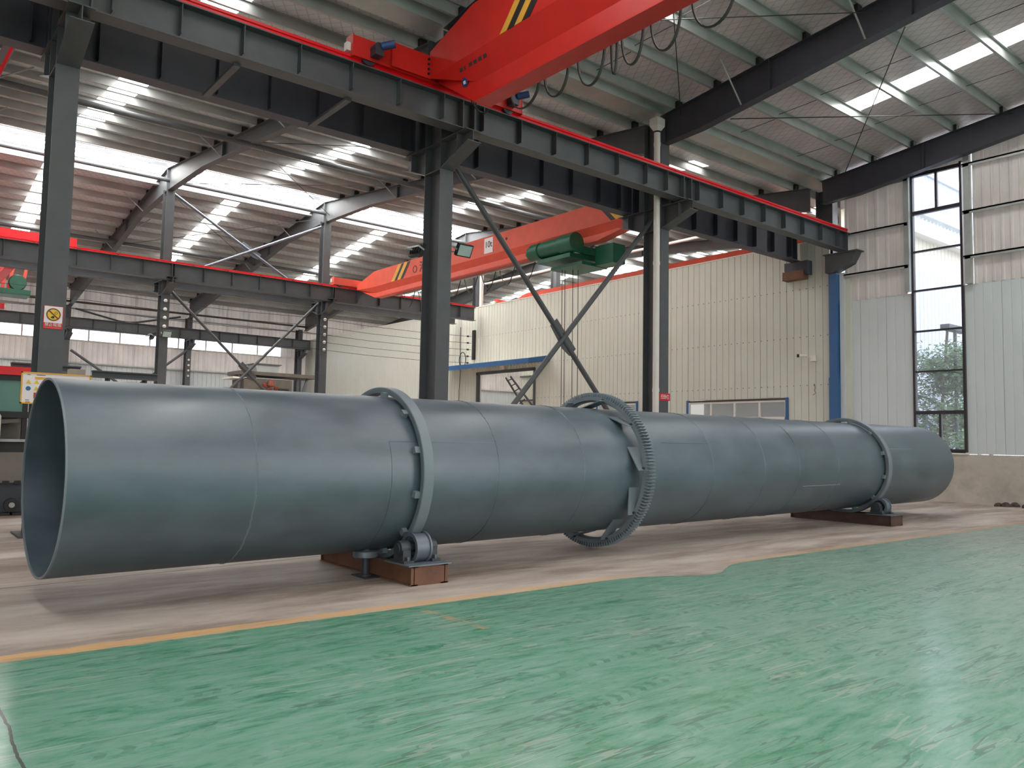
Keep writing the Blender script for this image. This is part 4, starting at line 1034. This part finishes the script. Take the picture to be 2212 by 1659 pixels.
for z in (2.95, 6.35, 9.6): MB().tube((16.20, 13.98, z), (16.20, 13.98, z+0.09), 0.094, 20).build('pipe_socket', 'pvc', dp, smooth=True)
MB().tube((16.20, 13.98, 9.96), (16.20, 13.98, 10.0), 0.093, 20).build('strap', 'black', dp)

ns = thing('no_smoking_sign', 'no smoking sign with yellow disc on the left front column', 'sign', (2.2, 14.11, 3.2))
yS = YA-0.31
MB().box(2.065, 2.335, yS-0.012, yS, 3.20, 3.56).build('board', 'sign_red', ns)
MB().box(2.075, 2.325, yS-0.015, yS-0.012, 3.295, 3.552).build('white_field', 'sign_white', ns)
def disc(cx, cz, y, r0, r1, name, mat, parent, n=40, th=0.003):
    q = MB(); vs = []
    for yy in (y, y-th):
        for rd in (r0, r1):
            vs += [(cx+rd*math.cos(2*math.pi*i/n), yy, cz+rd*math.sin(2*math.pi*i/n)) for i in range(n)]
    fs = []
    for i in range(n):
        j = (i+1) % n
        fs += [(i, j, n+j, n+i), (2*n+i, 3*n+i, 3*n+j, 2*n+j), (n+i, n+j, 3*n+j, 3*n+i), (i, 2*n+i, 2*n+j, j)]
    q.add(vs, fs); return q.build(name, mat, parent)
disc(2.2, 3.424, yS-0.015, 0.0005, 0.100, 'yellow_disc', 'sign_yellow', ns)
disc(2.2, 3.424, yS-0.018, 0.082, 0.100, 'red_ring', 'brownred', ns)
MB().beam((2.2-0.068, yS-0.023, 3.424+0.062), (2.2+0.068, yS-0.023, 3.424-0.062), 0.006, 0.018).build('red_bar', 'brownred', ns)
MB().box(2.165, 2.215, yS-0.020, yS-0.018, 3.372, 3.388).build('cigarette', 'black', ns)
MB().prism([(2.175, 3.365), (2.205, 3.36), (2.212, 3.40), (2.18, 3.40)], 'y', yS-0.021, yS-0.018).build('hand', 'black', ns)
disc(2.235, 3.45, yS-0.018, 0.016, 0.022, 'smoke_curl', 'black', ns, 16)
text('禁止吸烟', 0.058, 'sign_white', ns, (2.2, yS-0.014, 3.262), (R(90), 0, 0))
MB().box(2.09, 2.31, yS-0.014, yS-0.012, 3.210, 3.228).build('small_print', 'orange', ns)

rs = thing('fire_sign', 'small red sign with white lettering on the right front column', 'sign', (16.7, 14.1, 2.75))
MB().box(16.50, 16.93, yS-0.012, yS-0.002, 2.745, 2.945).build('board', 'sign_red', rs)
text('灭火器箱', 0.062, 'sign_white', rs, (16.665, yS-0.014, 2.848), (R(90), 0, 0))
for z in (2.895, 2.80): MB().box(16.56, 16.76, yS-0.015, yS-0.012, z-0.006, z+0.006).build('small_print', 'sign_white', rs)
MB().box(16.81, 16.875, yS-0.015, yS-0.012, 2.79, 2.90).build('symbol_box', 'sign_white', rs)
MB().box(16.825, 16.86, yS-0.017, yS-0.015, 2.80, 2.885).build('extinguisher_symbol', 'sign_red', rs)

nb = thing('notice_board', 'yellow framed white safety notice board behind the open end of the drum', 'board', (2.25, 13.9, 2.0))
bx0, bx1, bz0, bz1, by = 1.80, 2.75, 2.02, 2.50, 13.95
MB().box(bx0, bx1, by, by+0.02, bz0, bz1).build('board', 'sign_white', nb)
for a in ((bx0, bx1, bz1-0.02, bz1), (bx0, bx1, bz0, bz0+0.02), (bx0, bx0+0.02, bz0, bz1), (bx1-0.02, bx1, bz0, bz1)):
    MB().box(a[0], a[1], by-0.015, by+0.021, a[2], a[3]).build('frame_bar', 'yellow', nb)
MB().box(1.98, 2.19, by-0.006, by, 2.395, 2.43).build('title_bar', 'yellow', nb)
for i in range(8):
    x = 1.90+0.105*i
    MB().prism([(x-0.035, 2.325), (x+0.035, 2.325), (x, 2.385)], 'y', by-0.006, by).build('warning_triangle', 'sign_yellow', nb)
    if i != 1: disc(x, 2.25, by, 0.0005, 0.034, 'blue_disc', 'blue', nb, 20)
    else: MB().prism([(x-0.035, 2.225), (x+0.035, 2.225), (x, 2.285)], 'y', by-0.006, by).build('warning_triangle', 'sign_yellow', nb)
MB().box(1.975, 2.045, by-0.006, by, 2.10, 2.19).build('red_square', 'sign_red', nb)
for x, z, w_ in ((1.87, 2.075, 0.05), (1.99, 2.07, 0.12), (1.87, 2.045, 0.06), (1.99, 2.045, 0.1), (1.88, 2.46, 0.04), (2.0, 2.46, 0.12)):
    MB().box(x, x+w_, by-0.004, by, z-0.005, z+0.004).build('text_line', 'ink', nb)
for x in (2.35, 2.65): MB().tube((x, by+0.03, 0), (x, by+0.03, bz0+0.1), 0.02, 8).build('post', 'galv', nb)

def flood(name, label, px, py, pz, yawd, pit, mount):
    t = thing(name, label, 'floodlight', (px, py, pz), rot=(0, 0, R(yawd)))
    ca, sa = math.cos(R(pit)), math.sin(R(pit))
    def P(x, y, z): return (x, y*ca-z*sa, y*sa+z*ca)
    def bx(x0, x1, y0, y1, z0, z1, nm, mt):
        q = MB(); q.box(x0, x1, y0, y1, z0, z1); q.v = [P(*p) for p in q.v]; return q.build(nm, mt, t, local=True)
    bx(-0.19, 0.19, -0.02, 0.07, -0.14, 0.14, 'housing', 'black'); bx(-0.165, 0.165, -0.026, -0.02, -0.115, 0.115, 'lens', 'lampglass')
    for x in (-0.205, 0.195): bx(x, x+0.01, 0.0, 0.18, -0.02, 0.02, 'yoke_arm', 'galv')
    bx(-0.205, 0.205, 0.17, 0.18, -0.02, 0.02, 'yoke', 'galv')
    for i in range(6): bx(-0.15+0.055*i, -0.14+0.055*i, 0.07, 0.10, -0.10, 0.10, 'cooling_fin', 'black')
    q = MB(); q.tube((0, 0.17, 0), mount, 0.02, 8); q.build('bracket_arm', 'galv', t, local=True)
flood('floodlight', 'square floodlight on the right side of the middle column', 9.93, 14.0, 5.70, 0, 28, (-0.25, 0.3, 0))
flood('floodlight', 'black floodlight seen from behind on the left side of the middle column', 9.12, 14.6, 5.66, 100, 20, (0.0, 0.35, 0))
flood('floodlight', 'small pale floodlight on the left middle row column', 9.52, 34.48, 5.72, 0, 25, (-0.0, 0.36, 0))
flood('floodlight', 'small dark floodlight left of the left middle row column', 9.1, 34.9, 5.62, 90, 25, (0.0, 0.3, 0))

cc = thing('security_camera', 'small white security camera on the partition near the blue casing', 'camera', (25.3, 14.8, 4.6))
MB().box(25.30, 25.39, 14.70, 14.90, 4.52, 4.72).build('junction_box', 'pvc', cc)
MB().path([(25.34, 14.85, 4.60), (25.26, 14.95, 4.66), (25.20, 15.02, 4.70)], 0.02, 6).build('arm', 'pvc', cc)
MB().tube((25.22, 14.98, 4.72), (25.08, 15.22, 4.72), 0.05, 14).build('body', 'pvc', cc, smooth=True)
MB().tube((25.10, 15.19, 4.72), (25.06, 15.26, 4.72), 0.057, 14).build('lens_hood', 'black', cc)
cb = MB().path([(25.38, 14.80, 3.75), (25.36, 14.76, 3.6), (25.36, 14.78, 3.5), (25.37, 14.74, 3.42), (25.36, 14.84, 3.36)], 0.008, 5).build('loose_cable', 'black'); tag(cb, 'short loose cable sticking out of the partition below the security camera', 'cable')

# ladder-like conveyor legs inside the doorway
ld = thing('ladder', 'slanting dark ladder seen through the open doorway', 'ladder', (27.0, 33.5, 3))
for y0_, z0_, y1_, z1_ in ((34.3, 5.0, 33.1, 3.75), (33.9, 5.05, 32.7, 4.0)): MB().beam((27.0, y0_-0.4, z0_), (27.0, y1_-0.4-(y0_-y1_)*z1_/(z0_-z1_), 0.0), 0.06, 0.09).build('rail', 'steel', ld)
for i in range(5):
    k_ = (i+0.5)/5; MB().tube((27.0, 33.9-1.35*k_, 5.0-1.6*k_), (27.0, 33.5-1.35*k_, 5.05-1.4*k_), 0.03, 6).build('rung', 'steel', ld)
ob = thing('machine_frame', 'dark angled machine frame standing in the doorway behind the drum', 'machine', (26.6, 30.5, 0))
MB().beam((26.5, 31.2, 2.8), (26.5, 29.9, 4.2), 0.09, 0.12).build('arm', 'steel', ob); MB().beam((26.5, 31.0, 2.6), (26.5, 29.9, 3.8), 0.05, 0.07).build('arm', 'steel', ob)
MB().box(26.4, 27.4, 30.0, 32.0, 0, 2.75).build('body', 'machine', ob); MB().beam((26.4, 31.2, 3.3), (26.4, 31.3, 2.8), 0.1, 0.14).build('hook', 'rail', ob)

# grey press with hopper at the back of the middle bay
pm = thing('feeder_machine', 'grey machine with hopper and overhanging dark platform behind the drum', 'machine', (17.3, 44, 0))
MB().box(16.2, 19.0, 43.6, 45.4, 0, 4.80).build('body', 'brown', pm)
MB().box(18.2, 18.8, 43.55, 43.6, 4.0, 4.3).build('opening', 'black', pm)
MB().prism([(16.9, 5.62), (18.3, 5.62), (18.25, 5.2), (17.0, 5.2)], 'y', 43.8, 45.0).build('hopper', 'galv', pm)
MB().box(16.8, 18.4, 43.7, 45.1, 5.62, 5.67).build('hopper_lip', 'steel', pm)
MB().box(15.9, 20.6, 43.5, 45.4, 4.98, 5.18).build('platform', 'brown', pm)
MB().box(15.6, 16.9, 43.6, 45.4, 4.75, 4.82).build('cover_sheet', 'white', pm)
for x in (16.0, 19.4): MB().beam((x, 43.7, 0), (x, 43.7, 5.0), 0.12, 0.12).build('post', 'steel', pm)
MB().beam((20.0, 43.7, 5.0), (19.3, 43.7, 3.0), 0.1, 0.1).build('strut', 'steel', pm); MB().beam((19.0, 43.7, 4.3), (18.7, 43.7, 3.4), 0.08, 0.08).build('strut', 'steel', pm)
MB().tube((17.6, 43.7, 4.62), (17.6, 43.2, 4.62), 0.07, 8).build('outlet_pipe', 'steel', pm)
fn = thing('red_valve', 'brown red cluster of valve outlets on the grey machine', 'valve', (17.6, 43.3, 4.3))
MB().lathe([(0, 0.16), (0.3, 0.22), (0.32, 0.12)], (17.6, 43.25, 4.7), (0, 0, -1), 14).build('body', 'brownred', fn)
for dx, dz in ((-0.3, -0.15), (-0.1, -0.35), (0.25, -0.3)): MB().lathe([(0, 0.10), (0.16, 0.13), (0.18, 0.06)], (17.6+dx, 43.25, 4.6+dz), (dx, -0.3, dz*0.5), 12).build('outlet', 'brownred', fn)

lb_ = thing('loading_beam', 'long dark green grey steel beam lying on stands behind the drum at left', 'beam', (4.6, 20, 2.8))
MB().prism(ipoly(20.0, 2.93, 0.2, 0.16, 0.02, 0.03), 'x', 3.95, 5.35).build('beam', 'steel', lb_)
MB().prism(ipoly(20.2, 3.02, 0.2, 0.14, 0.02, 0.03), 'x', 2.4, 3.75).build('beam', 'steel', lb_)
for x in (2.7, 3.5, 4.3, 5.1): MB().beam((x, 20.1, 0), (x, 20.1, 2.86), 0.08, 0.08).build('stand', 'steel', lb_)
bx_ = MB().box(3.42, 3.72, 19.5, 19.8, 2.75, 2.98).build('carton', 'concwall'); bx_.parent = lb_; bx_.name = 'end_block'
bx_.location = -Vector(lb_.location)

# tracked machine at the left edge
tm = thing('tracked_machine', 'tracked machine with red roof band and green cab glass at the left edge', 'machine', (1.2, 18.6, 0))
MB().box(-1.4, 2.55, 17.9, 19.9, 2.68, 2.84).build('roof_band', 'rail', tm)
MB().box(-1.4, 2.5, 17.95, 19.9, 2.58, 2.68).build('roof_frame', 'black', tm)
MB().box(-1.3, 2.45, 18.02, 18.04, 1.98, 2.58).build('cab_glass', 'greenglass', tm)
for x in (-1.3, 0.6, 1.90, 2.42): MB().box(x-0.04, x+0.04, 17.98, 18.08, 1.45, 2.6).build('cab_post', 'black', tm)
MB().box(-1.4, 2.5, 17.96, 18.1, 1.86, 1.98).build('cab_sill', 'black', tm)
MB().box(-1.4, 2.5, 18.5, 19.9, 1.2, 2.6).build('cab_back', 'machine', tm)
MB().prism([(1.98, 1.82), (2.3, 1.84), (2.42, 1.95), (2.46, 1.95), (2.36, 1.78), (2.0, 1.74)], 'y', 18.05, 18.45).build('seat', 'machine', tm)
MB().box(-1.4, 2.46, 17.9, 19.8, 1.40, 1.45).build('deck_plate', 'galv', tm)
MB().box(-1.4, 2.44, 18.0, 19.8, 1.10, 1.40).build('side_cover', 'black', tm)
MB().box(-1.4, 2.46, 17.92, 19.7, 0.62, 1.20).build('side_panel', 'machine', tm)
for x in (-1.0, -0.2): MB().box(x, x+0.5, 17.9, 17.92, 0.7, 1.1).build('access_door', 'machine', tm)
tk = MB()
def trk(x): return x
MB().prism([(-1.6, 0.30), (-1.45, 0.06), (2.5, 0.06), (2.62, 0.16), (2.62, 0.56), (2.5, 0.62), (-1.4, 0.62), (-1.6, 0.5)], 'y', 17.98, 18.30).build('track_frame', 'cast', tm)
for i in range(22):
    x = -1.5+0.19*i
    MB().box(x, x+0.15, 17.9, 18.38, 0.0, 0.055).build('track_shoe', 'black', tm)
    MB().box(x, x+0.11, 17.9, 18.38, 0.60, 0.66).build('track_shoe', 'black', tm)
for x in (-0.9, -0.2, 0.5, 1.2, 1.75, 2.28):
    w0 = MB().tube((x, 17.88, 0.20), (x, 17.98, 0.20), 0.125, 20).build('track_roller', 'black', tm, smooth=True)
    MB().tube((x, 17.85, 0.20), (x, 17.88, 0.20), 0.05, 12).build('hub_cap', 'galv', w0)
mr = thing('side_mirror', 'white framed mirror edge at the far left of the tracked machine', 'mirror', (1.98, 17.7, 1.3))
MB().prism([(1.80, 1.32), (1.97, 1.32), (2.0, 1.38), (2.0, 1.88), (1.96, 1.95), (1.80, 1.95)], 'y', 17.66, 17.72).build('frame', 'pvc', mr)
MB().tube((1.85, 17.72, 1.6), (1.85, 17.98, 1.6), 0.02, 8).build('arm', 'black', mr)
MB().box(1.82, 1.95, 17.655, 17.66, 1.38, 1.90).build('glass', 'lampglass', mr)
tw = thing('wedge_block', 'small brown wedge standing on the floor by the open drum end', 'block', (2.2, 13.0, 0))
MB().prism([(2.02, 0.0), (2.24, 0.0), (2.24, 0.26), (2.14, 0.26)], 'y', 13.0, 13.2).build('wedge', 'rust', tw)

# red ladder frame at upper left
rl = thing('ladder', 'red steel ladder hanging at the top left under the roof', 'ladder', (2.0, 20, 9))
MB().beam((2.16, 20, 10.35), (1.50, 20, 8.2), 0.05, 0.06).build('rail', 'rail', rl); MB().beam((1.78, 20, 10.35), (1.12, 20, 8.2), 0.05, 0.06).build('rail', 'rail', rl)
for k_ in (0.18, 0.42, 0.66, 0.9): MB().beam((2.16-0.66*k_, 20, 10.35-2.15*k_), (1.78-0.66*k_, 20, 10.35-2.15*k_), 0.04, 0.04).build('rung', 'rail', rl)

# rags on the floor by the end wall
rb = thing('rubble_heap', 'small dark heap of rags on the floor by the end wall plinth', 'heap', (25.1, 8.7, 0))
q = MB(); random.seed(3)
for i in range(9):
    x, y = 25.1+random.uniform(-.15, .15), 8.7+random.uniform(-.45, .4); s = random.uniform(.06, .14)
    q.lathe([(0, s), (s*0.5, s*0.9), (s*0.9, s*0.5), (s, 0.01)], (x, y, 0), (random.uniform(-.2, .2), random.uniform(-.2, .2), 1), 7)
q.build('rags', 'ink', rb)

# ================================================================== OUTDOORS THROUGH THE TALL WINDOW
def shed(name, label, x, ys, zs, mat, trim):
    """gable-end sheet wall on X = x, top line from (ys, zs) pairs, with a sloping verge trim"""
    t = thing(name, label, 'building', (x, ys[0], 0))
    n = 60; pts = []; y0, y1 = ys
    top = lambda y: zs[0]+(zs[1]-zs[0])*(y-y0)/(y1-y0)
    for i in range(n):
        p = (y1-y0)/n; a = y0+i*p; pts += [(x, a), (x, a+p*0.7), (x-0.05, a+p*0.78), (x-0.05, a+p*0.95)]
    pts += [(x, y1), (x+0.3, y1), (x+0.3, y0)]; k = len(pts)
    q = MB(); q.add([(a, b_, 0) for a, b_ in pts]+[(a, b_, top(b_)) for a, b_ in pts], [(i, (i+1) % k, k+(i+1) % k, k+i) for i in range(k)]+[tuple(range(k-1, -1, -1)), tuple(range(k, 2*k))])
    q.build('wall', mat, t)
    MB().add([(x-0.5, y0, zs[0]-trim), (x-0.5, y1, zs[1]-trim), (x-0.5, y1, zs[1]+0.05), (x-0.5, y0, zs[0]+0.05), (x+0.1, y0, zs[0]-trim), (x+0.1, y1, zs[1]-trim), (x+0.1, y1, zs[1]+0.05), (x+0.1, y0, zs[0]+0.05)],
             [(0, 1, 2, 3), (7, 6, 5, 4), (0, 4, 5, 1), (1, 5, 6, 2), (2, 6, 7, 3), (3, 7, 4, 0)]).build('verge_trim', 'sign_white', t)
    return t
ex = struct('wall_side', (30, 14.1, 0))
def side_sheet(x0, x1, z0, z1, mat, pitch=0.33):
    pts = []; n = max(1, round((x1-x0)/pitch)); p = (x1-x0)/n
    for i in range(n):
        a_ = x0+i*p; pts += [(a_, 14.1), (a_+p*0.66, 14.1), (a_+p*0.74, 14.07), (a_+p*0.92, 14.07)]
    pts += [(x1, 14.1), (x1, 14.18), (x0, 14.18)]
    MB().prism(pts, 'z', z0, z1).build('wall_panel', mat, ex)
for i in range(21):
    a_ = 26.0+1.0*i
    side_sheet(a_, a_+0.996, 0, 8.6, 'outwall'); side_sheet(a_, a_+0.996, 8.6, 9.86, 'outcream'); side_sheet(a_, a_+0.996, 10.16, 12.56, 'outblue')
MB().box(26.0, 47.0, 13.7, 14.12, 9.84, 10.16).build('gutter_fascia', 'sign_white', ex)
MB().box(26.0, 47.0, 14.0, 14.2, 12.54, 12.66).build('cap_strip', 'sign_white', ex)
for x, lb in ((31.7, 'blue post outside by the left edge of the tall window'), (35.0, 'blue post outside right of the tree trunk')):
    o = MB().box(x-0.07, x+0.07, 13.80, 13.94, -0.05, 3.0).build('blue_post', 'blue'); tag(o, lb, 'post')
lp = thing('lamp_bracket', 'grey horizontal arm outside the upper part of the tall window', 'bar', (29.0, 14.0, 0))
MB().box(28.2, 29.8, 11.5, 11.8, 5.62, 5.80).build('arm', 'steel', lp)
MB().tube((29.0, 11.65, -0.05), (29.0, 11.65, 5.62), 0.06, 8).build('post', 'steel', lp)

def tree(name, label, x, y, h, crown, nleaf, seed, kind=0):
    rnd = random.Random(seed); t = thing(name, label, 'tree', (x, y, 0))
    tr = MB(); tr.path([(x, y, 0), (x+0.05, y-0.05, h*0.25), (x-0.03, y+0.05, h*0.5)], 0.075, 8); tr.path([(x-0.03, y+0.05, h*0.5), (x+0.1, y-0.1, h*0.9)], 0.045, 6)
    tips = []
    for i in range(22):
        z0 = h*rnd.uniform(0.22, 0.75); a = rnd.uniform(0, 6.283); L_ = crown*rnd.uniform(0.6, 1.0)*(1.1-0.6*z0/h)
        p1 = Vector((x+L_*0.5*math.cos(a), y+L_*0.5*math.sin(a), z0+L_*0.35)); p2 = Vector((x+L_*math.cos(a), y+L_*math.sin(a), z0+L_*rnd.uniform(.35, .75)))
        tr.path([(x, y, z0), p1, p2], 0.03, 5); tips += [p1, p2, (p1+p2)/2]
    tr.build('trunk', 'bark', t, smooth=True)
    lf = MB()
    for i in range(nleaf):
        c = rnd.choice(tips)+Vector((rnd.gauss(0, .28), rnd.gauss(0, .28), rnd.gauss(0, .22)))
        u = Vector((rnd.gauss(0, 1), rnd.gauss(0, 1), rnd.gauss(0, .5))).normalized()*rnd.uniform(.06, .13); v = u.orthogonal().normalized()*rnd.uniform(.025, .045)
        lf.add([c-u, c+v, c+u, c-v], [(0, 1, 2, 3)])
    lf.build('foliage', 'leaf', t, kind='stuff')
    return t
tree('leafy_tree', 'leafy green tree with a forked trunk outside the tall window', 28.9, 12.0, 6.3, 1.35, 5500, 5)
tree('leafy_tree', 'second, smaller leafy tree at the right edge of the tall window', 33.5, 12.3, 6.4, 1.3, 2600, 9)
